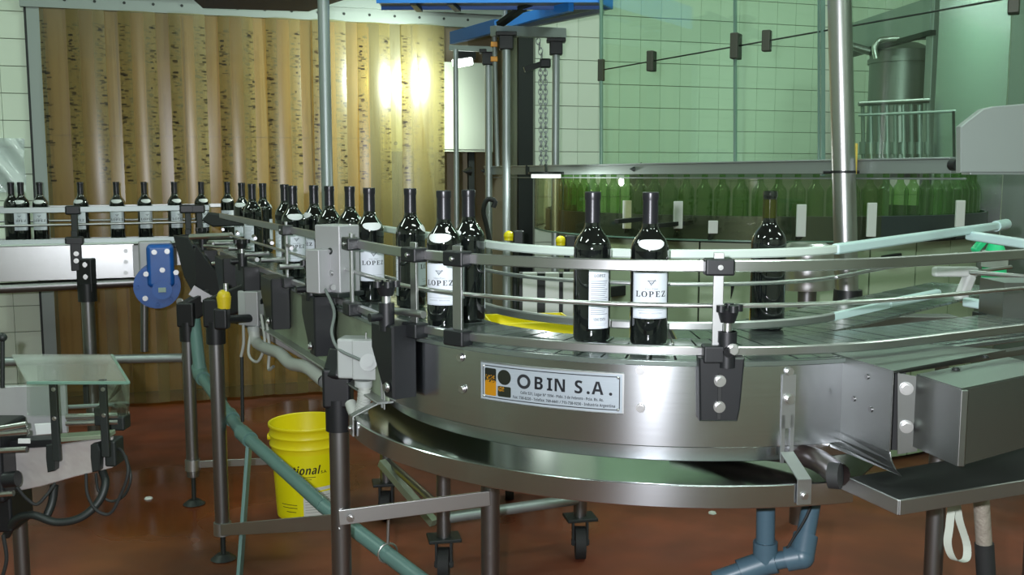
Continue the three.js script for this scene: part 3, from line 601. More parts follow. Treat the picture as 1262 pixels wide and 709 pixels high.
// ------------------------------------------------------------------ boxes and cables on the straight run
{
  const c = at(416, 318, 2.5), a = Math.atan2(-NIN.x, -NIN.z) + .45, t = thing('sensor_box', 'scuffed grey metal sensor box with a thin cable, standing beside the rail', 'sensor box', at(416, 360, 2.5));
  part(t, 'box_body', rbox(.092, .17, .07, .004, c.x, c.y, c.z, 0, a), M.greyCast); part(t, 'side_cover', rbox(.05, .11, .05, .003, c.x - .04, c.y - .03, c.z + .03, 0, a), M.greyCast);
  const f = V(Math.sin(a), 0, Math.cos(a)), u = V(Math.cos(a), 0, -Math.sin(a)), e = (x, y) => c.clone().addScaledVector(u, x).addScaledVector(f, .035).add(V(0, y, 0));
  part(t, 'eyelet', tf(new THREE.TorusGeometry(.006, .0028, 8, 16), ...e(.012, .02).toArray(), 0, a), M.dark); part(t, 'screw', bolt(e(.014, -.035), f, .006, .004), M.satin);
  part(t, 'cable_gland', rod(e(-.005, -.075), e(-.003, -.062).addScaledVector(f, .012), .009), M.satin); part(t, 'lip', rbox(.1, .012, .09, .003, c.x, c.y - .09, c.z, 0, a), M.dark);
  part(t, 'mounting_bar', bar(V(c.x, c.y - .095, c.z), onLine(.38, -.01, 1.02), .02, .012), M.dark);
  part(t, 'cable', tube([e(0, -.07).addScaledVector(f, .012), at(412, 385, 2.36), at(409, 412, 2.3), at(417, 430, 2.27), at(440, 442, 2.24), at(456, 449, 2.22)],   .004, 40, 8), M.cableGrey);
}
{
  const c = at(441, 443, 2.26), t = thing('junction_box', 'square grey junction box with a ribbed conduit, below the sensor box', 'junction box', at(441, 470, 2.26)), a = -.12;
  part(t, 'box_body', rbox(.094, .095, .06, .006, c.x, c.y, c.z - .03, 0, a), M.greyBox); const l = part(t, 'lid', rbox(.058, .094, .012, .004, c.x + .017, c.y, c.z + .008, 0, a), M.greyBox);
  part(l, 'gland', [rod(at(454, 447, 2.25), at(454, 447, 2.225), .02, 20), rod(at(454, 447, 2.225), at(454, 447, 2.21), .011, 8)], M.greyBox); part(t, 'pin', rod(at(451, 421, 2.27), at(451, 410, 2.27), .002), M.satin);
  part(t, 'conduit_gland', [rod(at(448, 469, 2.26), at(448, 476, 2.26), .021, 20)], M.greyBox);
  const pts = [at(449, 472, 2.26), at(449, 490, 2.26), at(446, 505, 2.27), at(441, 518, 2.3), at(446, 532, 2.34)], cur = new THREE.CatmullRomCurve3(pts), gs = [];
  for (let i = 0; i < 22; i++) { const p = cur.getPoint((i + .5) / 22), q = cur.getPoint((i + .9) / 22); gs.push(rod(p, q, .0165, 14)); }
  part(t, 'conduit', [new THREE.TubeGeometry(cur, 30, .0145, 12), ...gs], M.conduit);
  part(t, 'conduit', tube([at(432, 497, 2.33), at(436, 508, 2.31), at(440, 515, 2.3)], .014, 14, 12), M.conduit);
}
{
  const c = at(308, 380, 3.3), a = -.35, t = thing('junction_box', 'small pale grey junction box with hanging cables, beside the yellow knob', 'junction box', at(308, 402, 3.3));
  part(t, 'box_body', rbox(.07, .118, .06, .005, c.x, c.y, c.z - .02, 0, a), M.greyBox); part(t, 'lid', rbox(.05, .116, .012, .003, c.x + .012, c.y, c.z + .016, 0, a), M.greyCast);
  part(t, 'conduit_gland', rod(at(312, 402, 3.28), at(313, 409, 3.28), .02, 16), M.greyBox);
  part(t, 'conduit', tube([at(312, 405, 3.28), at(315, 420, 3.27), at(325, 428, 3.2), at(345, 436, 3.0), at(358, 448, 2.88), at(378, 453, 2.75), at(400, 470, 2.6)], .019, 60, 12), M.conduit);
  part(t, 'cable', tube([at(322, 388, 3.25), at(326, 425, 3.2), at(317, 446, 3.22), at(307, 438, 3.25), at(309, 408, 3.27)], .005, 40, 8), M.conduit);
  part(t, 'cable', tube([at(300, 400, 3.3), at(300, 425, 3.3), at(297, 440, 3.3)], .005, 20, 8), M.conduit); part(t, 'cable', tube([at(329, 398, 3.2), at(332, 430, 3.2), at(331, 455, 3.2), at(337, 452, 3.15)], .005, 24, 8), M.conduit);
  part(t, 'support_rod', rod(at(298, 440, 3.3), at(299, 520, 3.3), .006), M.dark);
}
{
  const p = at(276, 372, 3.2), t = thing('clamp_knob', 'yellow clamp knob on a black bracket left of the pale junction box', 'knob', p);
  part(t, 'knob', [cyl(.024, .02, .04, p.x, p.y - .003, p.z), ball(.022, p.clone().add(V(0, .018, 0)))], S({ color: lin(.55, .42, .01), roughness: .45 }));
  part(t, 'stud', rod(p.clone().add(V(.008, .03, 0)), p.clone().add(V(.008, .06, 0)), .008), M.chrome); part(t, 'bracket', [rbox(.045, .07, .045, .008, p.x - .008, p.y - .055, p.z), rod(p.clone().add(V(-.01, -.06, 0)), p.clone().add(V(.09, -.07, -.12)), .014)], M.black);
}
// ------------------------------------------------------------------ far conveyor
{
  const dF = (px) => 4.74 + .32 * ((px - 631) / FOC * 4.8 + 2.5);
  const F = (px, y, dd = 0) => { const d = dF(px) + dd; return V((px - 631) / FOC * (d * cs + (CAMY - y) * sn), y, -d); };
  const t = thing('straight_conveyor', 'straight stainless bottle conveyor along the tiled wall at the far left', 'conveyor', F(60, 0));
  const x0 = -160, x1 = 166, B0 = F(x0, BELT - .003), B1 = F(330, BELT - .003);
  part(t, 'side_panel', bar(F(x0, .935), F(x1, .935), .006, .17), S({ color: lin(.5, .51, .51), metalness: 1, roughness: .28, bumpMap: scratch, bumpScale: .00008 })); part(t, 'side_panel', bar(F(x0, .935, .62), F(300, .935, .62), .006, .17), M.satin);
  part(t, 'panel_joint', bar(F(x1 - 2, .935, -.008), F(x1 + 12, .935, -.008), .008, .16), M.greyCast);
  for (let i = 0; i < 3; i++) part(t, 'bolt', bolt(F(155, .985 - i * .055, -.005), N, .008, .006), M.satin);
  part(t, 'bed_plate', bar(F(x0, BELT - .025, .31), F(300, BELT - .025, .31), .6, .02), M.dark);
  // chain
  const n = 70; for (let i = 0; i < n; i++) { const a = F(-20, BELT - .003, .33).lerp(F(300, BELT - .003, .33), (i + .5) / n); part(t, 'chain_plate', tf(new THREE.BoxGeometry(.017, .006, .16), a.x, a.y, a.z, 0, TH), i % 2 ? M.belt : M.beltDark); }
  part(t, 'chain_edge', bar(F(x0, BELT - .001), F(300, BELT - .001), .03, .008), M.paleRail);
  part(t, 'guide_rail', bar(F(x0, 1.188, .1), F(258, 1.196, .1), .01, .028), M.galv); part(t, 'guide_rail', bar(F(x0, 1.04, .02), F(250, 1.04, .02), .012, .024), M.galv); part(t, 'guide_rod', rod(F(x0, 1.112, .1), F(260, 1.122, .1), .006), M.satin);
  part(t, 'guide_rail', bar(F(x0, 1.188, .5), F(300, 1.196, .5), .01, .022), M.satin); part(t, 'guide_rod', rod(F(x0, 1.12, .5), F(300, 1.12, .5), .006), M.satin);
  const clampAt = (px) => { part(t, 'clamp_block', rbox(.07, .045, .05, .008, ...F(px - 2, 1.19, .09).toArray(), 0, TH), M.black); part(t, 'rail_post', [rbox(.03, .1, .03, .004, ...F(px, 1.12, .06).toArray(), 0, TH), rbox(.03, .06, .03, .004, ...F(px, 1.06, .03).toArray(), 0, TH)], M.dark); part(t, 'bracket', [rbox(.05, .14, .03, .004, ...F(px + 2, .965, -.02).toArray(), 0, TH), rbox(.085, .04, .05, .008, ...F(px, 1.042, -.01).toArray(), 0, TH)], M.black); for (const y of [.98, .945]) part(t, 'screw', bolt(F(px + 2, y, -.038), N, .009, .006), M.chrome); };
  clampAt(92); clampAt(232); clampAt(246);
  // leg with socket, cross pipes
  const L = F(117, 0, -.03);
  part(t, 'leg', rod(V(L.x, 0, L.z), V(L.x, .8, L.z), .032, 18), M.leg);
  part(t, 'leg_socket', [rbox(.078, .17, .06, .008, L.x, .87, L.z), rod(V(L.x, .74, L.z), V(L.x, .83, L.z), .045, 18)], M.black);
  for (const y of [.925, .865]) part(t, 'screw', bolt(V(L.x, y, L.z).addScaledVector(N, .03), N, .01, .008), M.chrome);
  part(t, 'frame_pipe', rod(F(x0, .81, .02), F(166, .825, .02), .026, 14), M.leg); part(t, 'frame_pipe', rod(F(x0, .47, .06), F(225, .47, -.25), .022, 14), M.galv); part(t, 'leg', rod(F(178, .45, .1), F(178, .8, .1), .02, 14), M.leg);
  part(t, 'leg', rod(F(-150, 0, 0), F(-150, .8, 0), .032, 14), M.leg);
  // black curved side arms where the two lines meet
  part(t, 'side_arm', plate([[213, 290], [232, 293], [262, 345], [268, 370], [245, 378], [226, 340]], 4.3, .03, .004), M.dark);
  part(t, 'side_arm', plate([[240, 300], [262, 330], [285, 345], [292, 400], [268, 395], [240, 350]], 4.0, .03, .004), M.black);
  part(t, 'side_arm', plate([[256, 262], [300, 268], [306, 278], [262, 280], [248, 272]], 4.25, .05, .006), M.dark);
  for (const [x, y] of [[259, 375], [222, 372]]) part(t, 'screw', bolt(at(x, y, 4.28), V(0, 0, 1), .012, .01), M.satin);
  part(t, 'cross_rod', [rod(at(235, 292, 4.1), at(285, 290, 4.0), .012), rod(at(252, 303, 4.05), at(285, 305, 3.95), .007), rod(at(262, 325, 3.95), at(300, 322, 3.9), .008)], M.chrome);
}
{ // blue gear motor
  const c = at(194, 352, 4.62), t = thing('gear_motor', 'round blue gear motor hung on the end of the far conveyor', 'motor', at(194, 378, 4.62)), z = (p, k) => p.clone().addScaledVector(N, k);
  part(t, 'gear_case', [rod(z(c, -.06), z(c, .04), .105, 32), rod(z(c, .04), z(c, .052), .098, 32)], M.blue);
  part(t, 'motor_neck', rbox(.12, .2, .11, .02, ...z(at(198, 327, 4.6), 0).toArray(), 0, TH), M.blue);
  part(t, 'cover_disc', [rod(z(at(200, 357, 4.56), 0), z(at(200, 357, 4.56), .018), .045, 24)], M.blue); part(t, 'badge', rbox(.034, .022, .004, .001, ...z(at(200, 357, 4.56), .02).toArray(), 0, TH), S({ color: lin(.3, .4, .35), roughness: .5 }));
  part(t, 'adapter_flange', rbox(.15, .22, .05, .01, ...z(at(192, 325, 4.7), 0).toArray(), 0, TH), M.greyCast);
  for (const [x, y] of [[200, 333], [190, 311], [206, 310], [179, 368], [180, 338], [217, 336]]) part(t, 'bolt', bolt(at(x, y, 4.535), N, .009, .01), M.satin);
  for (let i = 0; i < 8; i++) { const a = i * Math.PI / 4, p = z(c, .05).addScaledVector(U, .085 * Math.cos(a)).add(V(0, .085 * Math.sin(a), 0)); part(t, 'bolt', bolt(p, N, .007, .006), M.blue); }
}
// ------------------------------------------------------------------ floor level: pipes, bucket, cart
{
  const t = thing('drain_pipe', 'grey-green plastic drain pipe sloping down from the far legs to the front', 'pipe', onY(300, 560, .1));
  const P = [at(240, 428, 4.0), at(247, 462, 3.9), at(298, 533, 3.35), at(399, 624, 2.85), at(528, 722, 2.5)];
  part(t, 'pipe_run', [rod(P[1], P[2], .022, 18), rod(P[2], P[3], .022, 18), rod(P[3], P[4], .022, 18), rod(P[0].clone().add(V(0, .15, 0)), P[1], .025, 16)], M.greenPipe);
  part(t, 'elbow', [ball(.03, P[1]), rod(P[1], P[1].clone().lerp(P[0], .3), .03, 16), rod(P[1], P[1].clone().lerp(P[2], .08), .03, 16)], M.greenPipe);
  for (const [a, b] of [[.46, .5], [.72, .8]]) part(t, 'coupling', rod(P[1].clone().lerp(P[2], a), P[1].clone().lerp(P[2], b), .028, 18), M.greenPipe);
  part(t, 'coupling', rod(P[2], P[2].clone().lerp(P[3], .12), .028, 18), M.greenPipe);
  part(t, 'stay', bar(at(307, 548, 3.3), onY(295, 712, .02), .012, .045), M.greenPipe);
  const r0 = at(478, 682, 2.62), rg = part(t, 'hanger_ring', tf(new THREE.TorusGeometry(.028, .0028, 8, 24), r0.x, r0.y, r0.z, 0, .5), M.chrome);
  part(t, 'hanger_rod', rod(r0.clone().add(V(0, .028, 0)), at(479, 634, 2.62), .0045), M.satin); part(t, 'hanger_clamp', [rbox(.03, .02, .02, .003, ...at(479, 634, 2.6).toArray()), ...[-1, 1].map((s) => ball(.006, at(479 + s * 8, 634, 2.59)))], M.satin);
}
{
  const b = onY(381, 633, 0), H = .385, R0 = .125, R1 = .147, t = thing('plastic_bucket', 'bright yellow plastic bucket with black print, standing on the red floor', 'bucket', V(b.x, 0, b.z));
  const pr = [[.0001, .004], [R0 - .008, .004], [R0, .01], [R1 - .005, H - .09], [R1 + .002, H - .088], [R1 + .002, H - .08], [R1 - .003, H - .078], [R1 - .003, H - .05], [R1 + .003, H - .048], [R1 + .003, H - .04], [R1 - .001, H - .038], [R1 - .001, H - .014], [R1 + .006, H - .012], [R1 + .006, H - .001], [R1 + .002, H], [R1 - .004, H - .004], [R0 - .004, .012], [.0001, .012]];
  local(t, 'bucket_shell', new THREE.LatheGeometry(pr.map((a) => new THREE.Vector2(...a)), 48), M.yellow);
  const tex = canvasTex(512, 512, (c, w, h) => {
    c.fillStyle = '#e2d800'; c.fillRect(0, 0, w, h); c.fillStyle = '#20201a'; c.font = 'italic bold 92px sans-serif'; c.fillText('National', 72, 150, 320); c.fillStyle = '#c02818'; c.beginPath(); c.moveTo(72, 80); c.lineTo(112, 70); c.lineTo(98, 96); c.fill();
    c.fillStyle = '#20201a'; c.font = '22px sans-serif'; c.fillRect(70, 172, 290, 5); c.fillRect(90, 190, 240, 4); c.fillRect(60, 400, 150, 5); c.fillRect(70, 425, 140, 5); c.fillRect(110, 458, 90, 5); c.font = 'bold 30px sans-serif'; c.fillText('S.A.', 402, 150);
    c.fillStyle = '#c9cac4'; c.fillRect(262, 262, 250, 250); c.fillStyle = '#8b8d86'; for (let i = 0; i < 7; i++) c.fillRect(276, 330 + i * 22, 200, 4); c.fillStyle = '#e2d800'; c.fillRect(276, 290, 230, 12);
  });
  const L = 1.9, g = new THREE.CylinderGeometry(R0 + (R1 - R0) * .72 + .001 - .001, R0 + .003, .255, 32, 1, true, -L / 2 - .18, L); g.translate(0, .15, 0);
  const q = local(t, 'printed_sleeve', g, S({ map: tex, roughness: .45 })); q.rotation.y = Math.atan2(-b.x, -b.z); q.scale.set(1.004, 1, 1.004);
  for (const s of [-1, 1]) local(t, 'handle_ear', tf(new THREE.CylinderGeometry(.014, .014, .014, 12), s * (R1 + .004), H - .065, 0, 0, 0, Math.PI / 2), M.yellow);
}
{
  const t = thing('wheeled_cart', 'low steel cart on four black swivel castors under the curved conveyor', 'cart', V(-.12, 0, -3.7));
  const C = [[715, 700, 3.4], [547, 709, 3.2], [476, 664, 3.8], [628, 622, 4.05]], top = .72;
  C.forEach(([px, , d], i) => {
    const y = 0, x = (px - 631) / FOC * (d * cs + 1.2 * sn);
    part(t, 'leg', rod(V(x, .15, -d), V(x, top, -d), .024, 16), M.leg);
    const cst = part(t, 'castor', [rbox(.11, .012, .085, .003, x, .148, -d, 0, .2), box(.008, .1, .045, x - .025, .1, -d), box(.008, .1, .045, x + .025, .1, -d)], M.dark);
    part(cst, 'wheel', [rod(V(x - .018, .0585, -d + .012), V(x + .018, .0585, -d + .012), .058, 24), rod(V(x - .032, .06, -d + .012), V(x + .032, .06, -d + .012), .01)], M.rubber);
    C[i].p = V(x, 0, -d);
  });
  const P = C.map((c) => c.p), e = (p, y) => p.clone().setY(y);
  part(t, 'cross_tube', rod(e(P[0], .215), e(P[1], .215), .019, 16), M.galv); part(t, 'cross_tube', rod(e(P[1], .24), e(P[2], .24), .015, 12), M.leg); part(t, 'cross_tube', rod(e(P[2], .34), e(P[3], .34), .015, 12), M.leg);
  part(t, 'cross_bar', bar(at(470, 570, 3.72), at(535, 645, 3.5), .03, .03), M.olive);
  part(t, 'cart_top', quadPlate(e(P[1], top), e(P[0], top), e(P[3], top), e(P[2], top), .02), M.satin);
}
{ // yellow crate on the cart
  const c = V(.06, .731, -3.62), t = thing('plastic_crate', 'yellow plastic tray on the cart behind the belt', 'crate', c), a = .15;
  const wall = (w, d2, x, z) => tf(new RoundedBoxGeometry(w, .1, d2, 1, .003), c.x + x * Math.cos(a) + z * Math.sin(a), c.y + .055, c.z - x * Math.sin(a) + z * Math.cos(a), 0, a);
  part(t, 'crate_floor', tf(new THREE.BoxGeometry(.3, .008, .24), c.x, c.y + .005, c.z, 0, a), M.yellow);
  part(t, 'crate_wall', wall(.31, .008, 0, .12), M.yellow); part(t, 'crate_wall', wall(.31, .008, 0, -.12), M.yellow); part(t, 'crate_wall', wall(.008, .24, .15, 0), M.yellow); part(t, 'crate_wall', wall(.008, .24, -.15, 0), M.yellow);
}
{ // blue-grey drain pipes, lower right
  const t = thing('drain_pipe', 'blue-grey plastic drain pipe with elbow and tee under the drip tray', 'pipe', onY(945, 715, 0));
  const d = 1.95, tee = at(943, 694, d), A = at(944, 600, d), E = at(988, 686, d - .02), T = at(1004, 600, d + .05), X = at(880, 716, d);
  part(t, 'pipe_run', [rod(tee, A, .019, 18), rod(tee, X, .019, 18), rod(tee, E, .018, 18), rod(E, T, .019, 18)], M.bluePipe);
  part(t, 'tee', [rod(tee.clone().lerp(A, .02), tee.clone().lerp(A, .28), .025, 18), rod(tee.clone().lerp(X, -.1), tee.clone().lerp(X, .5), .025, 18), rod(tee.clone().lerp(E, .0), tee.clone().lerp(E, .3), .025, 18), ball(.025, tee)], M.bluePipe);
  part(t, 'elbow', [ball(.0255, E, 14), rod(E, E.clone().lerp(T, .3), .025, 18), rod(E, E.clone().lerp(tee, .42), .025, 18)], M.bluePipe);
  part(t, 'cable', tube([at(1004, 612, 1.93), at(992, 640, 1.92), at(975, 668, 1.93), at(962, 690, 1.94)], .0025, 24, 6), M.rubber);
}
{
  const d = 1.95, p = [at(1174, 615, d), at(1170, 650, d), at(1168, 672, d), at(1176, 690, d), at(1190, 690, d + .01), at(1192, 675, d + .02), at(1182, 640, d + .02), at(1178, 615, d + .02)];
  single('hanging_strap', [sweepV(p, .018)], M.pale, 'white looped strap hanging below the drive housing tray', 'strap');
  const t = thing('brush_handle', 'wrapped handle with a black lower grip hanging below the tray', 'handle', at(1215, 640, 1.95));
  part(t, 'wrapped_shaft', [rod(at(1209, 612, d), at(1213, 674, d), .016, 14)], S({ color: lin(.3, .27, .22), roughness: .7, metalness: .3, bumpMap: blotch, bumpScale: .004 })); part(t, 'grip', rod(at(1213, 670, d), at(1216, 720, d), .019, 14), M.rubber);
}
function sweepV(p, w) {                                      // a flat ribbon along a vertical loop
  const c = new THREE.CatmullRomCurve3(p, false, 'centripetal').getPoints(40), pos = [];
  for (let i = 0; i < 40; i++) { const a = c[i], b = c[i + 1], o = V(w / 2 * .6, 0, w / 2 * .6), q = [a.clone().sub(o), a.clone().add(o), b.clone().add(o), b.clone().sub(o)], n = V(-.0012, 0, .0012);
    for (const s of [1, -1]) for (const k of s > 0 ? [0, 1, 2, 0, 2, 3] : [2, 1, 0, 3, 2, 0]) { const v = q[k].clone().addScaledVector(n, s); pos.push(v.x, v.y, v.z); } }
  const g = new THREE.BufferGeometry(); g.setAttribute('position', new THREE.Float32BufferAttribute(pos, 3)); g.computeVertexNormals(); return flat(g);
}
// ------------------------------------------------------------------ labelling table, bottom left
{
  const d = 2.55, t = thing('labelling_machine', 'small machine with a clear plastic hood, scraped plates and hanging cables at lower left', 'machine', at(60, 640, d));
  const A = at(15, 446, 2.8), B = at(138, 443, 2.8), C = at(158, 463, 2.42), D = at(33, 467, 2.42); A.y = B.y = C.y = D.y = (A.y + C.y) / 2;
  part(t, 'hood_top', quadPlate(D, C, B, A, .006), M.hood, 'clear plastic hood top'); part(t, 'hood_edge', [bar(D, C, .008, .008), bar(C, B, .008, .008)], M.paneEdge);
  part(t, 'hood_side', quadPlate(C, B, at(118, 512, 2.8), at(158, 512, 2.42), .005), M.clear); part(t, 'hood_front', quadPlate(D, C, at(158, 512, 2.42), at(34, 512, 2.42), .005), M.clear);
  const up = (px, y0, y1, dd, w = .019) => part(t, 'hood_upright', rbox(w, at(px, y0, dd).y - at(px, y1, dd).y, .012, .002, at(px, 500, dd).x, (at(px, y0, dd).y + at(px, y1, dd).y) / 2, -dd), M.dark);
  up(67, 469, 568, 2.44); up(128, 468, 563, 2.44); up(52, 450, 480, 2.79, .014); up(107, 462, 502, 2.79, .014);
  for (const [x, y] of [[66, 480], [67, 516], [127, 480], [128, 512]]) part(t, 'screw', bolt(at(x, y, 2.434), V(0, 0, 1), .004, .003), M.chrome);
  part(t, 'back_panel', plate([[-30, 478], [64, 475], [64, 536], [-30, 544]], 2.66, .02), M.bright); part(t, 'back_panel', plate([[70, 474], [80, 474], [82, 534], [70, 535]], 2.6, .015), M.bright); part(t, 'white_plate', plate([[42, 523], [70, 521], [70, 535], [44, 537]], 2.58, .006), M.white);
  for (const [y, r] of [[514, .008], [522, .008]]) part(t, 'roller', rod(at(82, y, 2.6), at(146, y - 2, 2.6), r, 16), M.chrome);
  part(t, 'roller', rod(at(82, 502, 2.7), at(140, 499, 2.7), .006, 12), M.galv); part(t, 'roller_block', [rbox(.05, .04, .05, .006, ...at(146, 520, 2.62).toArray()), rbox(.02, .05, .04, .004, ...at(124, 512, 2.6).toArray())], M.dark);
  part(t, 'belt_edge', bar(at(70, 540, 2.5), at(138, 535, 2.5), .05, .012), M.olive); part(t, 'rail', bar(at(-30, 548, 2.5), at(70, 543, 2.5), .05, .02), M.black);
  part(t, 'sticker', plate([[22, 541], [37, 541], [37, 547], [22, 547]], 2.47, .004, .0005), M.white);
  part(t, 'front_plate', plate([[4, 556], [64, 550], [138, 539], [138, 577], [92, 588], [50, 600], [20, 606], [6, 600]], 2.5, .012), S({ color: lin(.66, .63, .61), metalness: .6, roughness: .36, bumpMap: blotch, bumpScale: .008 }), 'scraped bright aluminium plate');
  for (const x of [62, 117]) part(t, 'plate_clamp', [plate([[x - 6, 549], [x + 3, 547], [x + 6, 556], [x + 5, 581], [x - 4, 583], [x - 6, 565]], 2.47, .03, .003)], M.dark);
  part(t, 'end_block', rbox(.03, .07, .06, .006, ...at(141, 556, 2.52).toArray()), M.dark);
  for (const [a, b, y, y2] of [[-20, 33, 532, 523], [-10, 35, 536, 532], [-10, 33, 556, 554], [-10, 17, 610, 608]]) part(t, 'pin', rod(at(a, y, 2.42), at(b, y2, 2.42), .0075, 12), M.chrome);
  part(t, 'drive_unit', [rbox(.1, .2, .14, .01, ...at(-4, 565, 2.5).toArray()), rbox(.06, .1, .12, .008, ...at(14, 625, 2.52).toArray()), rod(at(6, 592, 2.4), at(22, 590, 2.4), .02, 20)], M.black);
  part(t, 'leg', rod(V(at(24, 640, 2.6).x, 0, -2.6), V(at(24, 640, 2.6).x, .62, -2.6), .02, 16), M.leg); part(t, 'leg', rod(V(at(-60, 640, 2.7).x, 0, -2.7), V(at(-60, 640, 2.7).x, .62, -2.7), .02, 16), M.leg);
  part(t, 'hose', tube([at(8, 660, 2.48), at(20, 640, 2.46), at(40, 635, 2.45), at(70, 644, 2.45), at(100, 638, 2.46), at(122, 618, 2.48), at(130, 596, 2.5), at(126, 580, 2.52)], .0105, 60, 10), M.dark);
  part(t, 'hose', tube([at(56, 640, 2.5), at(64, 620, 2.52), at(67, 598, 2.53)], .011, 20, 10), M.dark);
  part(t, 'cable', tube([at(20, 600, 2.45), at(34, 616, 2.44), at(45, 622, 2.44), at(56, 612, 2.45), at(68, 596, 2.48)], .0042, 30, 8), M.rubber);
  part(t, 'cable', tube([at(106, 584, 2.5), at(108, 610, 2.48), at(120, 630, 2.46), at(134, 634, 2.46), at(148, 612, 2.46), at(158, 580, 2.46), at(150, 556, 2.5), at(142, 552, 2.52)], .0042, 50, 8), M.rubber);
  part(t, 'cable', tube([at(118, 584, 2.5), at(122, 606, 2.5), at(136, 618, 2.5), at(152, 612, 2.5), at(161, 590, 2.5), at(155, 562, 2.52)], .0038, 40, 8), M.dark);
  part(t, 'sensor_stand', [rod(at(3, 418, 2.6), at(3, 478, 2.6), .006), ball(.012, at(3, 416, 2.6))], M.dark);
  part(t, 'cable', tube([at(4, 660, 2.45), at(8, 690, 2.45), at(0, 720, 2.45)], .005, 14, 8), M.rubber);
}
// ------------------------------------------------------------------ overhead conveyor and its posts
function post(px, py, d, r, top, label, head) {
  const x = (px - 631) / FOC * (d * cs + (CAMY - at(px, py, d).y) * sn), t = thing('support_post', label, 'post', V(x, 0, -d));
  part(t, 'pole', rod(V(x, .012, -d), V(x, top, -d), r, 18), M.galv); part(t, 'base_plate', box(r * 5, .012, r * 5, x, .006, -d), M.dark);
  if (head) part(t, 'head_clamp', [rbox(r * 3.4, .07, r * 3, .006, x, top - .02, -d), rbox(r * 5, .02, r * 4, .004, x, top + .02, -d)], M.dark);
  return V(x, top, -d);
}
const q398 = post(401, 120, 4.45, .026, 2.2, 'tall galvanised pole in front of the middle of the strip curtain', true);
const q560 = post(562, 150, 5.5, .014, 2.05, 'thin pale pole at the right edge of the strip curtain', false);
const q602 = post(602, 120, 5.6, .02, 2.03, 'slim galvanised pole in front of the grey cabinet, under the blue arm', true);
const q623 = post(624, 150, 5.0, .021, 2.04, 'left galvanised pole under the short grey overhead beam', true);
const q685 = post(685, 120, 5.3, .02, 2.05, 'right galvanised pole under the short grey overhead beam', true);
{
  const t = thing('overhead_conveyor', 'blue overhead conveyor frame with a grey underside above the strip curtain', 'conveyor', at(560, 5, 4.8));
  const Y = q398.y + .03, P = (px, py, y = Y) => { const h = CAMY - y, tt = (354.5 - py) / FOC; return at(px, py, h * (cs + tt * sn) / (sn - tt * cs)); };
  const a = at(464, 4, 4.66), b = at(737, 3, 4.64), c = at(754, 11, 4.83), e = at(470, 12, 4.85); a.y = b.y = c.y = e.y = a.y;
  const upv = (p, k) => p.clone().add(V(0, k, 0));
  part(t, 'side_fascia', quadPlate(a, b, upv(b, .12), upv(a, .12), .012), M.skyBlue); part(t, 'end_fascia', quadPlate(b, c, upv(c, .12), upv(b, .12), .012), M.skyBlue); part(t, 'back_fascia', quadPlate(e, c, upv(c, .12), upv(e, .12), .012), M.blue);
  part(t, 'underside', quadPlate(upv(a, .02), upv(b, .02), upv(c, .02), upv(e, .02), .006), M.alu);
  for (let k = 1; k < 3; k++) part(t, 'underside_rib', bar(a.clone().lerp(b, k / 6), e.clone().lerp(c, k / 6), .03, .02), M.dark);
  const f = at(225, 0, 4.6), g = at(470, 4, 4.55), h = at(380, 16, 5.2), i2 = at(250, 6, 5.1); f.y = g.y = h.y = i2.y = a.y + .06;
  part(t, 'dark_chute', quadPlate(f, g, h, i2, .02), M.navy); part(t, 'dark_chute', bar(f, g, .02, .05), M.navy);
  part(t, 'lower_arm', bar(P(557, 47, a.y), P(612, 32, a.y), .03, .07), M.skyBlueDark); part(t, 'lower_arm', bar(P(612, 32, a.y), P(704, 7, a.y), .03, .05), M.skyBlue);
  part(t, 'underside', quadPlate(P(752, 11, a.y + .02), P(616, 40, a.y + .02), P(560, 46, a.y + .02), P(702, 6, a.y + .02), .006), M.alu); part(t, 'underside_rail', bar(P(742, 14, a.y), P(620, 38, a.y), .03, .02), M.galv);
  part(t, 'hanger', [rod(at(620, 30, 4.95), at(624, 2, 4.95), .012), rod(at(662, 8, 4.9), at(662, -6, 4.9), .012)], M.galv);
  part(t, 'tie_bar', bar(at(616, 30, 4.95), at(655, 2, 4.8), .05, .02), M.dark);
  part(t, 'cross_beam', bar(at(608, 38, 4.98), at(694, 41, 5.3), .05, .05), M.galv); part(t, 'cross_beam', bar(at(555, 59, 5.7), at(610, 61, 5.55), .03, .03), M.galv);
  const s = at(612, 130, 5.02); part(t, 'cable_duct', rod(at(609, 42, 5.02), at(613, 205, 5.02), .012, 10), M.alu);
  for (const y of [55, 73]) part(t, 'orange_clip', rbox(.035, .025, .03, .004, ...at(609, y, 5.02).toArray()), S({ color: lin(.7, .3, .03), roughness: .5 }));
}
{ // work lamp with its own light
  const p = at(570, 75, 5.78), t = thing('work_lamp', 'small bright white flood lamp under the blue arm, beside the strip curtain', 'lamp', p), dir = V(-.75, -.25, -.35).normalize();
  part(t, 'lamp_housing', rbox(.11, .05, .09, .01, p.x + .015, p.y + .03, p.z - .01, 0, .3), M.dark);
  part(t, 'lamp_glass', rbox(.105, .045, .09, .01, p.x, p.y - .008, p.z, .15, .3, .2), S({ color: 0xffffff, emissive: new THREE.Color(.9, 1, .92), emissiveIntensity: 6 }));
  const L = new THREE.SpotLight(new THREE.Color(.88, 1, .86), WORK, 0, 1.25, .6, 2); L.position.set(-.07, -.03, .06); L.target.position.set(-.9, -.35, -.5); L.castShadow = true; L.shadow.radius = 2.5; L.name = 'lamp_light'; t.add(L, L.target);
}
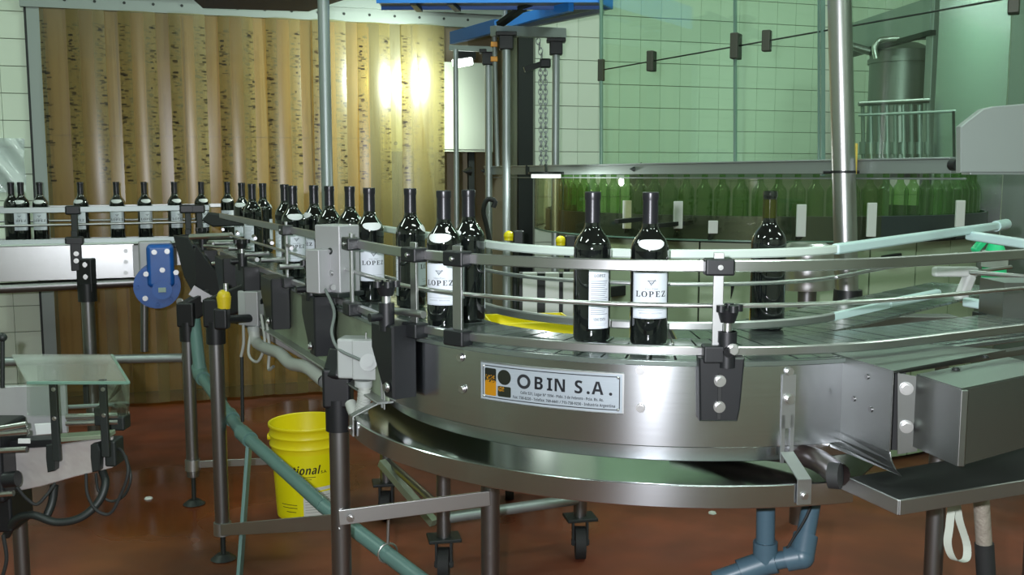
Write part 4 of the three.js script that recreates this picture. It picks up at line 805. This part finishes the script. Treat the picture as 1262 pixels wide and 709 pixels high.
{ // chain with dark lever
  const t = thing('hanging_chain', 'steel chain with a dark lever hanging beside the right overhead pole', 'chain', at(668, 205, 5.5)), ring = new THREE.TorusGeometry(.016, .004, 5, 10), gs = [];
  const run = (a, b, n) => { for (let i = 0; i < n; i++) { const p = a.clone().lerp(b, i / n); const g = ring.clone(); g.scale(.7, 1.15, .7); g.rotateY(i % 2 ? 0 : 1.3); g.translate(p.x, p.y, p.z); gs.push(g); } };
  run(at(662, 44, 5.35), at(669, 76, 5.45), 5); run(at(666, 84, 5.5), at(667, 212, 5.5), 22); run(at(672, 84, 5.5), at(673, 212, 5.5), 22);
  part(t, 'chain_links', gs, M.galv, null, true); part(t, 'lever', [bar(at(646, 86, 5.42), at(673, 77, 5.44), .03, .03), rbox(.06, .05, .04, .01, ...at(672, 78, 5.44).toArray())], M.dark);
}
// ------------------------------------------------------------------ guard enclosure of green-tinted panes
const EN = (px, y) => { const k = (px - 631) / FOC; let s = .4; for (let i = 0; i < 30; i++) { const d = 4.6 - 1.9 * s, zc = d * cs + (CAMY - y) * sn, x = .42 + .98 * s, f = x - k * zc, df = .98 + k * 1.9 * cs; s -= f / df; } return V(.42 + .98 * s, y, -(4.6 - 1.9 * s)); };
{
  const t = thing('guard_enclosure', 'tall machine guard of green-tinted clear panes above a grey aluminium beam', 'machine guard', EN(900, 1.36));
  part(t, 'beam', [bar(EN(600, 1.388), EN(1178, 1.388), .04, .042), bar(EN(600, 1.352), EN(1190, 1.352), .012, .006)], M.alu);
  part(t, 'beam_lip', bar(EN(600, 1.412), EN(1178, 1.412), .05, .006), M.galv);
  const end = EN(1172, 1.392); part(t, 'end_knob', [rod(end.clone().add(V(-.01, 0, .03)), end.clone().add(V(-.005, 0, .06)), .017, 24)], M.black);
  const panes = [[742, 905], [907, 1009], [1048, 1300]];
  for (const [a, b] of panes) { const p = part(t, 'pane', quadPlate(EN(a, 1.415), EN(b, 1.415), EN(b, 2.75), EN(a, 2.75), .006), M.pane); part(p, 'pane_edge', bar(EN(a, 1.415), EN(a, 2.75), .008, .006), M.paneEdge); part(p, 'pane_edge', bar(EN(b, 1.415), EN(b, 2.75), .008, .006), M.paneEdge); }
  part(t, 'upright', rod(EN(741, 1.36), EN(741, 2.75), .009, 10), M.paneEdge); part(t, 'upright', bar(EN(1014, 1.36), EN(1014, 2.75), .014, .014), M.paneEdge);
  part(t, 'tie_rod', rod(EN(744, 1.845), EN(1330, 1.845), .003, 8), M.dark);
  for (const [px, w, h] of [[803, .05, .085], [907, .065, .095], [945, .036, .075], [741, .02, .1], [1250, .05, .09]]) { const p = EN(px, 1.845), c = part(t, 'pane_clip', rbox(w, h, .03, .004, p.x, p.y, p.z, 0, 1.08), M.clip); }
  { // curved lower pane in front of the carousel, its green edge below
    const C = V(1.4, 0, -5.68), A = (y) => Array.from({ length: 41 }, (_, i) => { const a = rad(-112 + i * 3.1); return V(C.x + 1.27 * Math.sin(a), y, C.z + 1.27 * Math.cos(a)); });
    part(t, 'curved_pane', sweep(A(1.21), .004, .28, .0005), M.smoke, 'smoky curved clear pane'); part(t, 'pane_edge', sweep(A(1.066), .006, .008, .001), M.paneEdge);
  }
  for (const [px, x2] of [[640, 1]]) part(t, 'corner_bracket', rbox(.05, .05, .05, .006, ...EN(655, 1.39).toArray(), 0, 1), M.dark);
  for (const px of [575, 598, 782]) { const p = EN(px, 1.39); part(t, 'wedge_clip', tf(new THREE.ConeGeometry(.03, .06, 4), p.x, p.y, p.z + .03, 0, .4, 1.57), M.dark); }
}
{ // strong steel post at the corner of the guard
  const d = 3.2, b = at(1044, 385, d), a = at(1033, -60, d), t = thing('steel_post', 'thick polished steel post with a black collar behind the curve of the conveyor', 'post', V(b.x, 0, -d));
  const fx = (1153 - 631) / FOC * 3.3; part(t, 'foot_arm', [bar(b.clone().add(V(-.05, -.03, 0)), V(fx + .03, b.y - .03, -d), .08, .04), rod(V(fx, 0, -d), V(fx, b.y - .03, -d), .022, 16)], M.leg); part(t, 'pole', rod(b, a, .037, 32), M.rail);
  part(t, 'collar', [cyl(.045, .048, .07, b.x, b.y + .04, -d, 0, 0, 0, 28), cyl(.062, .066, .02, b.x, b.y, -d, 0, 0, 0, 28)], M.black);
  const r = at(1039, 212, d); part(t, 'ring', rod(r.clone().add(V(0, -.004, 0)), r.clone().add(V(0, .004, 0)), .04, 28), M.black); part(t, 'ring_lug', rod(r.clone().add(V(-.065, 0, 0)), r.clone().add(V(.06, 0, 0)), .005), M.black);
  part(t, 'yellow_tape', rbox(.014, .1, .02, .003, ...at(1053, 196, d).toArray()), S({ color: lin(.5, .36, .06), roughness: .6 }));
  part(t, 'glass_strip', quadPlate(at(1054, 365, d), at(1058, 365, d - .02), at(1049, -60, d - .02), at(1046, -60, d), .004), M.clear); 
}
// ------------------------------------------------------------------ bottle carousel behind the guard
{
  const C = V(1.4, 0, -5.68), t = thing('bottle_carousel', 'dark rotary carousel ring that carries the row of empty green bottles', 'carousel', C);
  const P = (R, a, y) => V(C.x + R * Math.sin(rad(a)), y, C.z + R * Math.cos(rad(a))), A = (R, y, a0, a1) => Array.from({ length: 61 }, (_, i) => P(R, a0 + (a1 - a0) * i / 60, y));
  part(t, 'ring_band', sweep(A(1.2, 1.12, -125, 125), .012, .115), S({ color: lin(.045, .062, .062), metalness: .3, roughness: .4 })); part(t, 'ring_edge', sweep(A(1.207, 1.06, -125, 125), .012, .01), M.rubber);
  part(t, 'ring_deck', (() => { const g = new THREE.RingGeometry(.7, 1.19, 64); g.rotateX(-Math.PI / 2); g.translate(C.x, 1.098, C.z); return g; })(), M.leg);
  part(t, 'back_drum', cyl(.72, .72, .3, C.x, 1.24, C.z, 0, 0, 0, 48), S({ color: lin(.13, .17, .12), roughness: .5 }));
  part(t, 'pedestal', [cyl(.5, .5, 1.05, C.x, .53, C.z, 0, 0, 0, 32)], M.dark);
  for (let k = 0; k < 16; k++) { const a0 = -104 + k * 13; part(t, 'skirt_panel', sweep(Array.from({ length: 6 }, (_, i) => P(1.16, a0 + i * 2.52, .535)), .012, 1.03), M.skirt); }
  part(t, 'strut', bar(P(1.2, -62, 1.0), P(1.15, -18, .82), .04, .07), M.dark); part(t, 'strut', bar(P(1.2, -50, .78), P(1.2, 20, .98), .04, .05), M.dark);
  const lb = 'empty green glass bottle standing in the ring behind the guard beam', proto = new THREE.Group();
  local(proto, 'bottle_glass', new THREE.LatheGeometry(PROF.map(([r, y]) => new THREE.Vector2(Math.max(r, .0001), y)), 20), M.greenGlass);
  const nB = Math.floor(2 * Math.PI * 1.135 / .0845);
  for (let k = 0; k < nB; k++) { const a = -180 + k * 360 / nB; if (Math.abs(a) > 104) continue; const o = proto.clone(); o.name = numbered('green_bottle'); const p = P(1.135, a + rr(-.25, .25), 1.1); o.position.copy(p); o.userData = { label: lb, category: 'bottle', group: 'empty green bottles on the carousel' }; scene.add(o); }
  for (const [px, y0, y1, d] of [[773, 247, 282, 4.75], [836, 248, 282, 4.55], [879, 272, 288, 4.4], [988, 252, 292, 4.35], [1075, 250, 292, 4.4], [1184, 247, 280, 4.5]]) { const a = at(px, y0, d), b = at(px, y1, d); part(t, 'guard_holder', rbox(.042, a.y - b.y, .014, .003, a.x, (a.y + b.y) / 2, -d), M.white, 'pale flat holder'); part(t, 'holder_stem', bar(b.clone().add(V(0, .01, 0)), V(b.x * 1.01, 1.075, -d - .12), .02, .02), M.dark); }
  for (const [px, y] of [[830, 276], [780, 271]]) part(t, 'arm', bar(at(px - 20, y + 2, 4.5), at(px + 22, y - 2, 4.6), .03, .02), M.dark);
}
// ------------------------------------------------------------------ machinery behind the right-hand panes
{
  const t = thing('filling_machine', 'steel filling machine with a tall cabinet side, header beam and tank behind the right panes', 'machine', at(1150, 200, 5.9));
  const Pn = at(1150, 200, 5.85);
  part(t, 'header_beam', bar(at(1040, 52, 6.75), at(1152, 18, 5.85), .06, .2), M.galv); part(t, 'header_lip', bar(at(1040, 70, 6.72), at(1150, 40, 5.82), .04, .03), M.dark);
  const pb = at(1147, 100, 5.86); part(t, 'frame_post', rbox(.055, 2.6, .05, .004, pb.x, 1.3, pb.z, 0, .5), M.galv);
  const c0 = at(1154, 100, 5.75), c1 = at(1242, 100, 5.55); part(t, 'cabinet_panel', quadPlate(c0.clone().setY(.0), c1.clone().setY(.0), c1.clone().setY(2.7), c0.clone().setY(2.7), .02), M.steel, 'large brushed steel panel');
  const c2 = at(1244, 100, 5.5), c3 = at(1310, 100, 5.3); part(t, 'cabinet_panel', quadPlate(c2.clone().setY(0), c3.clone().setY(0), c3.clone().setY(2.7), c2.clone().setY(2.7), .02), M.alu); part(t, 'cabinet_edge', bar(c1.clone().setY(0).add(V(.01, 0, .02)), c1.clone().setY(2.7).add(V(.01, 0, .02)), .02, .02), M.paneEdge);
  const tk = at(1110, 120, 6.45), r = .2, y0 = 1.35, y1 = at(1110, 64, 6.45).y;
  part(t, 'tank', [cyl(r, r, y1 - y0, tk.x, (y0 + y1) / 2, tk.z, 0, 0, 0, 36), cyl(r * .5, r, .05, tk.x, y1 + .025, tk.z, 0, 0, 0, 36), cyl(r + .012, r + .012, .03, tk.x, y1 - .06, tk.z, 0, 0, 0, 36)], M.leg);
  part(t, 'top_pipe', [tube([at(1080, 72, 6.2), at(1078, 58, 6.2), at(1084, 50, 6.2), at(1100, 48, 6.15), at(1146, 45, 6.05)], .018, 30, 10)], M.chrome); part(t, 'top_pipe', rod(at(1044, 55, 6.5), at(1074, 64, 6.4), .025), M.leg);
  for (let k = 0; k < 9; k++) part(t, 'filling_tube', [rod(at(1063 + k * 10, 126 + (k % 2) * 3, 5.6), at(1064 + k * 10, 205, 5.6), .011, 10), rod(at(1063 + k * 10, 175, 5.6), at(1063 + k * 10, 190, 5.6), .018, 10)], k % 2 ? M.galv : M.alu);
  part(t, 'cross_rail', rod(at(1058, 128, 5.58), at(1145, 124, 5.58), .014, 10), M.leg); part(t, 'cross_rail', rod(at(1058, 142, 5.55), at(1178, 137, 5.3), .008, 8), M.galv); part(t, 'door_edge', bar(at(1175, 137, 5.3), at(1176, 205, 5.3), .012, .012), M.dark);
}
{
  const t = thing('metal_cover', 'grey clipped-corner metal cover plate at the right edge above the green bottles', 'cover', at(1220, 214, 2.5));
  part(t, 'cover_plate', plate([[1184, 213], [1184, 156], [1192, 149], [1212, 134], [1225, 131], [1330, 122], [1330, 213]], 2.5, .03, .003), S({ color: lin(.27, .3, .29), roughness: .5, metalness: .35 }));
  part(t, 'cover_return', bar(at(1190, 214, 2.53), at(1330, 214, 2.53), .05, .006), M.galv);
  const e = at(1300, 213, 2.56); part(t, 'stand', rod(V(e.x, 0, e.z), e, .02), M.leg);
}
// ------------------------------------------------------------------ things between belt and carousel
{
  const d = 4.15, t = thing('control_cabinet', 'low pale cabinet of three narrow panels seen between the guide rails', 'cabinet', at(675, 400, d));
  for (const [a, b] of [[644, 662], [672, 689], [694, 708]]) { const p = at(a, 336, d), q = at(b, 336, d); part(t, 'panel', rbox(q.x - p.x, p.y - .02, .03, .003, (p.x + q.x) / 2, p.y / 2 + .01, -d), M.white); }
  const p = at(640, 336, d + .06), q = at(712, 336, d + .06); part(t, 'back_panel', box(q.x - p.x, p.y, .08, (p.x + q.x) / 2, p.y / 2, -d - .06), M.dark);
}
for (const [px, py, n] of [[691, 297, 'in front of the pale cabinet'], [627, 291, 'beside the galvanised pole']]) {
  const p = at(px, py, 4.55), t = thing('valve_knob', 'small yellow valve knob with a black body ' + n, 'valve', p);
  part(t, 'knob', [ball(.024, p, 14), rod(p.clone().add(V(0, -.02, 0)), p.clone().add(V(0, .012, 0)), .022)], M.yellow); part(t, 'valve_body', [rbox(.05, .07, .05, .008, p.x + .045, p.y - .01, p.z - .01), rod(p.clone().add(V(.03, -.03, -.01)), V(p.x + .03, .0, p.z - .01), .014)], M.dark);
}
single('cable', tube([at(604, 300, 4.3), at(600, 280, 4.3), at(596, 258, 4.3), at(601, 246, 4.3), at(610, 248, 4.3), at(608, 256, 4.3)], .011, 30, 8), M.rubber, 'black looped cable behind the bottles at the bend', 'cable');
{
  const discP = at(673, 217, 4.7), t = thing('reflection_disc', 'flat white glowing oval added for a reflection just below the guard beam', 'lamp', discP);  // glowing disc, rim and stem added to stand for a reflection
  part(t, 'lamp_glass', tf(new THREE.CylinderGeometry(.07, .07, .018, 28), discP.x, discP.y, discP.z), S({ color: 0xffffff, emissive: new THREE.Color(.9, 1, .95), emissiveIntensity: 1.6 }));
  part(t, 'disc_rim', tf(new THREE.CylinderGeometry(.085, .085, .012, 28), discP.x, discP.y + .014, discP.z), M.dark); part(t, 'disc_stem', rod(discP.clone().add(V(0, .015, 0)), discP.clone().add(V(0, .05, -.1)), .008), M.dark);
  const L = new THREE.PointLight(new THREE.Color(.9, 1, .95), .25, 0, 2); L.position.set(0, -.03, 0); L.castShadow = true; L.name = 'lamp_light'; t.add(L);  // added light of the disc, no real lamp here
}
{
  const p = at(1224, 356, 2.75), t = thing('spray_bottle', 'green and white plastic spray bottle behind the converging rails', 'spray bottle', p), g = S({ color: lin(.03, .55, .22), roughness: .35 });
  part(t, 'bottle_body', [cyl(.03, .034, .1, p.x, p.y + .05, p.z), cyl(.014, .03, .04, p.x, p.y + .12, p.z)], g); part(t, 'white_band', cyl(.0345, .0345, .045, p.x, p.y + .085, p.z), M.white);
  const n = at(1192, 345, 2.7); part(t, 'trigger_head', [bar(at(1150, 335, 2.68), at(1204, 335, 2.7), .025, .028, 0, .008), bar(at(1196, 338, 2.7), at(1182, 372, 2.69), .03, .03, 0, .008)], M.white); part(t, 'green_strap', bar(at(1200, 310, 2.74), at(1216, 292, 2.76), .02, .02, 0, .005), g);
}
{
  const d = 3.75, a = at(995, 306, d), b = at(995, 356, d), t = thing('steel_canister', 'small shiny steel canister on a stem behind the unlabelled dark bottle', 'canister', V(a.x, 0, -d));
  part(t, 'canister_body', [rod(b, a, .1, 36), rod(a, a.clone().add(V(0, .02, 0)), .1, 36, .07)], M.chrome); part(t, 'stem', rod(V(a.x, 0, -d), b, .035, 16), M.leg);
}
// small litter on the floor
for (const [x, y, n] of [[183, 614, 'near the thin far leg'], [878, 632, 'left of the blue-grey pipe']]) { const p = onY(x, y, .004); single('paper_scrap', tf(new THREE.CylinderGeometry(.014, .018, .006, 6), p.x, p.y, p.z), M.white, 'tiny white scrap on the red floor ' + n, 'litter'); }

scene.traverse((o) => { if (o.isMesh) { o.castShadow = o.receiveShadow = true; } });
renderer.render(scene, camera);
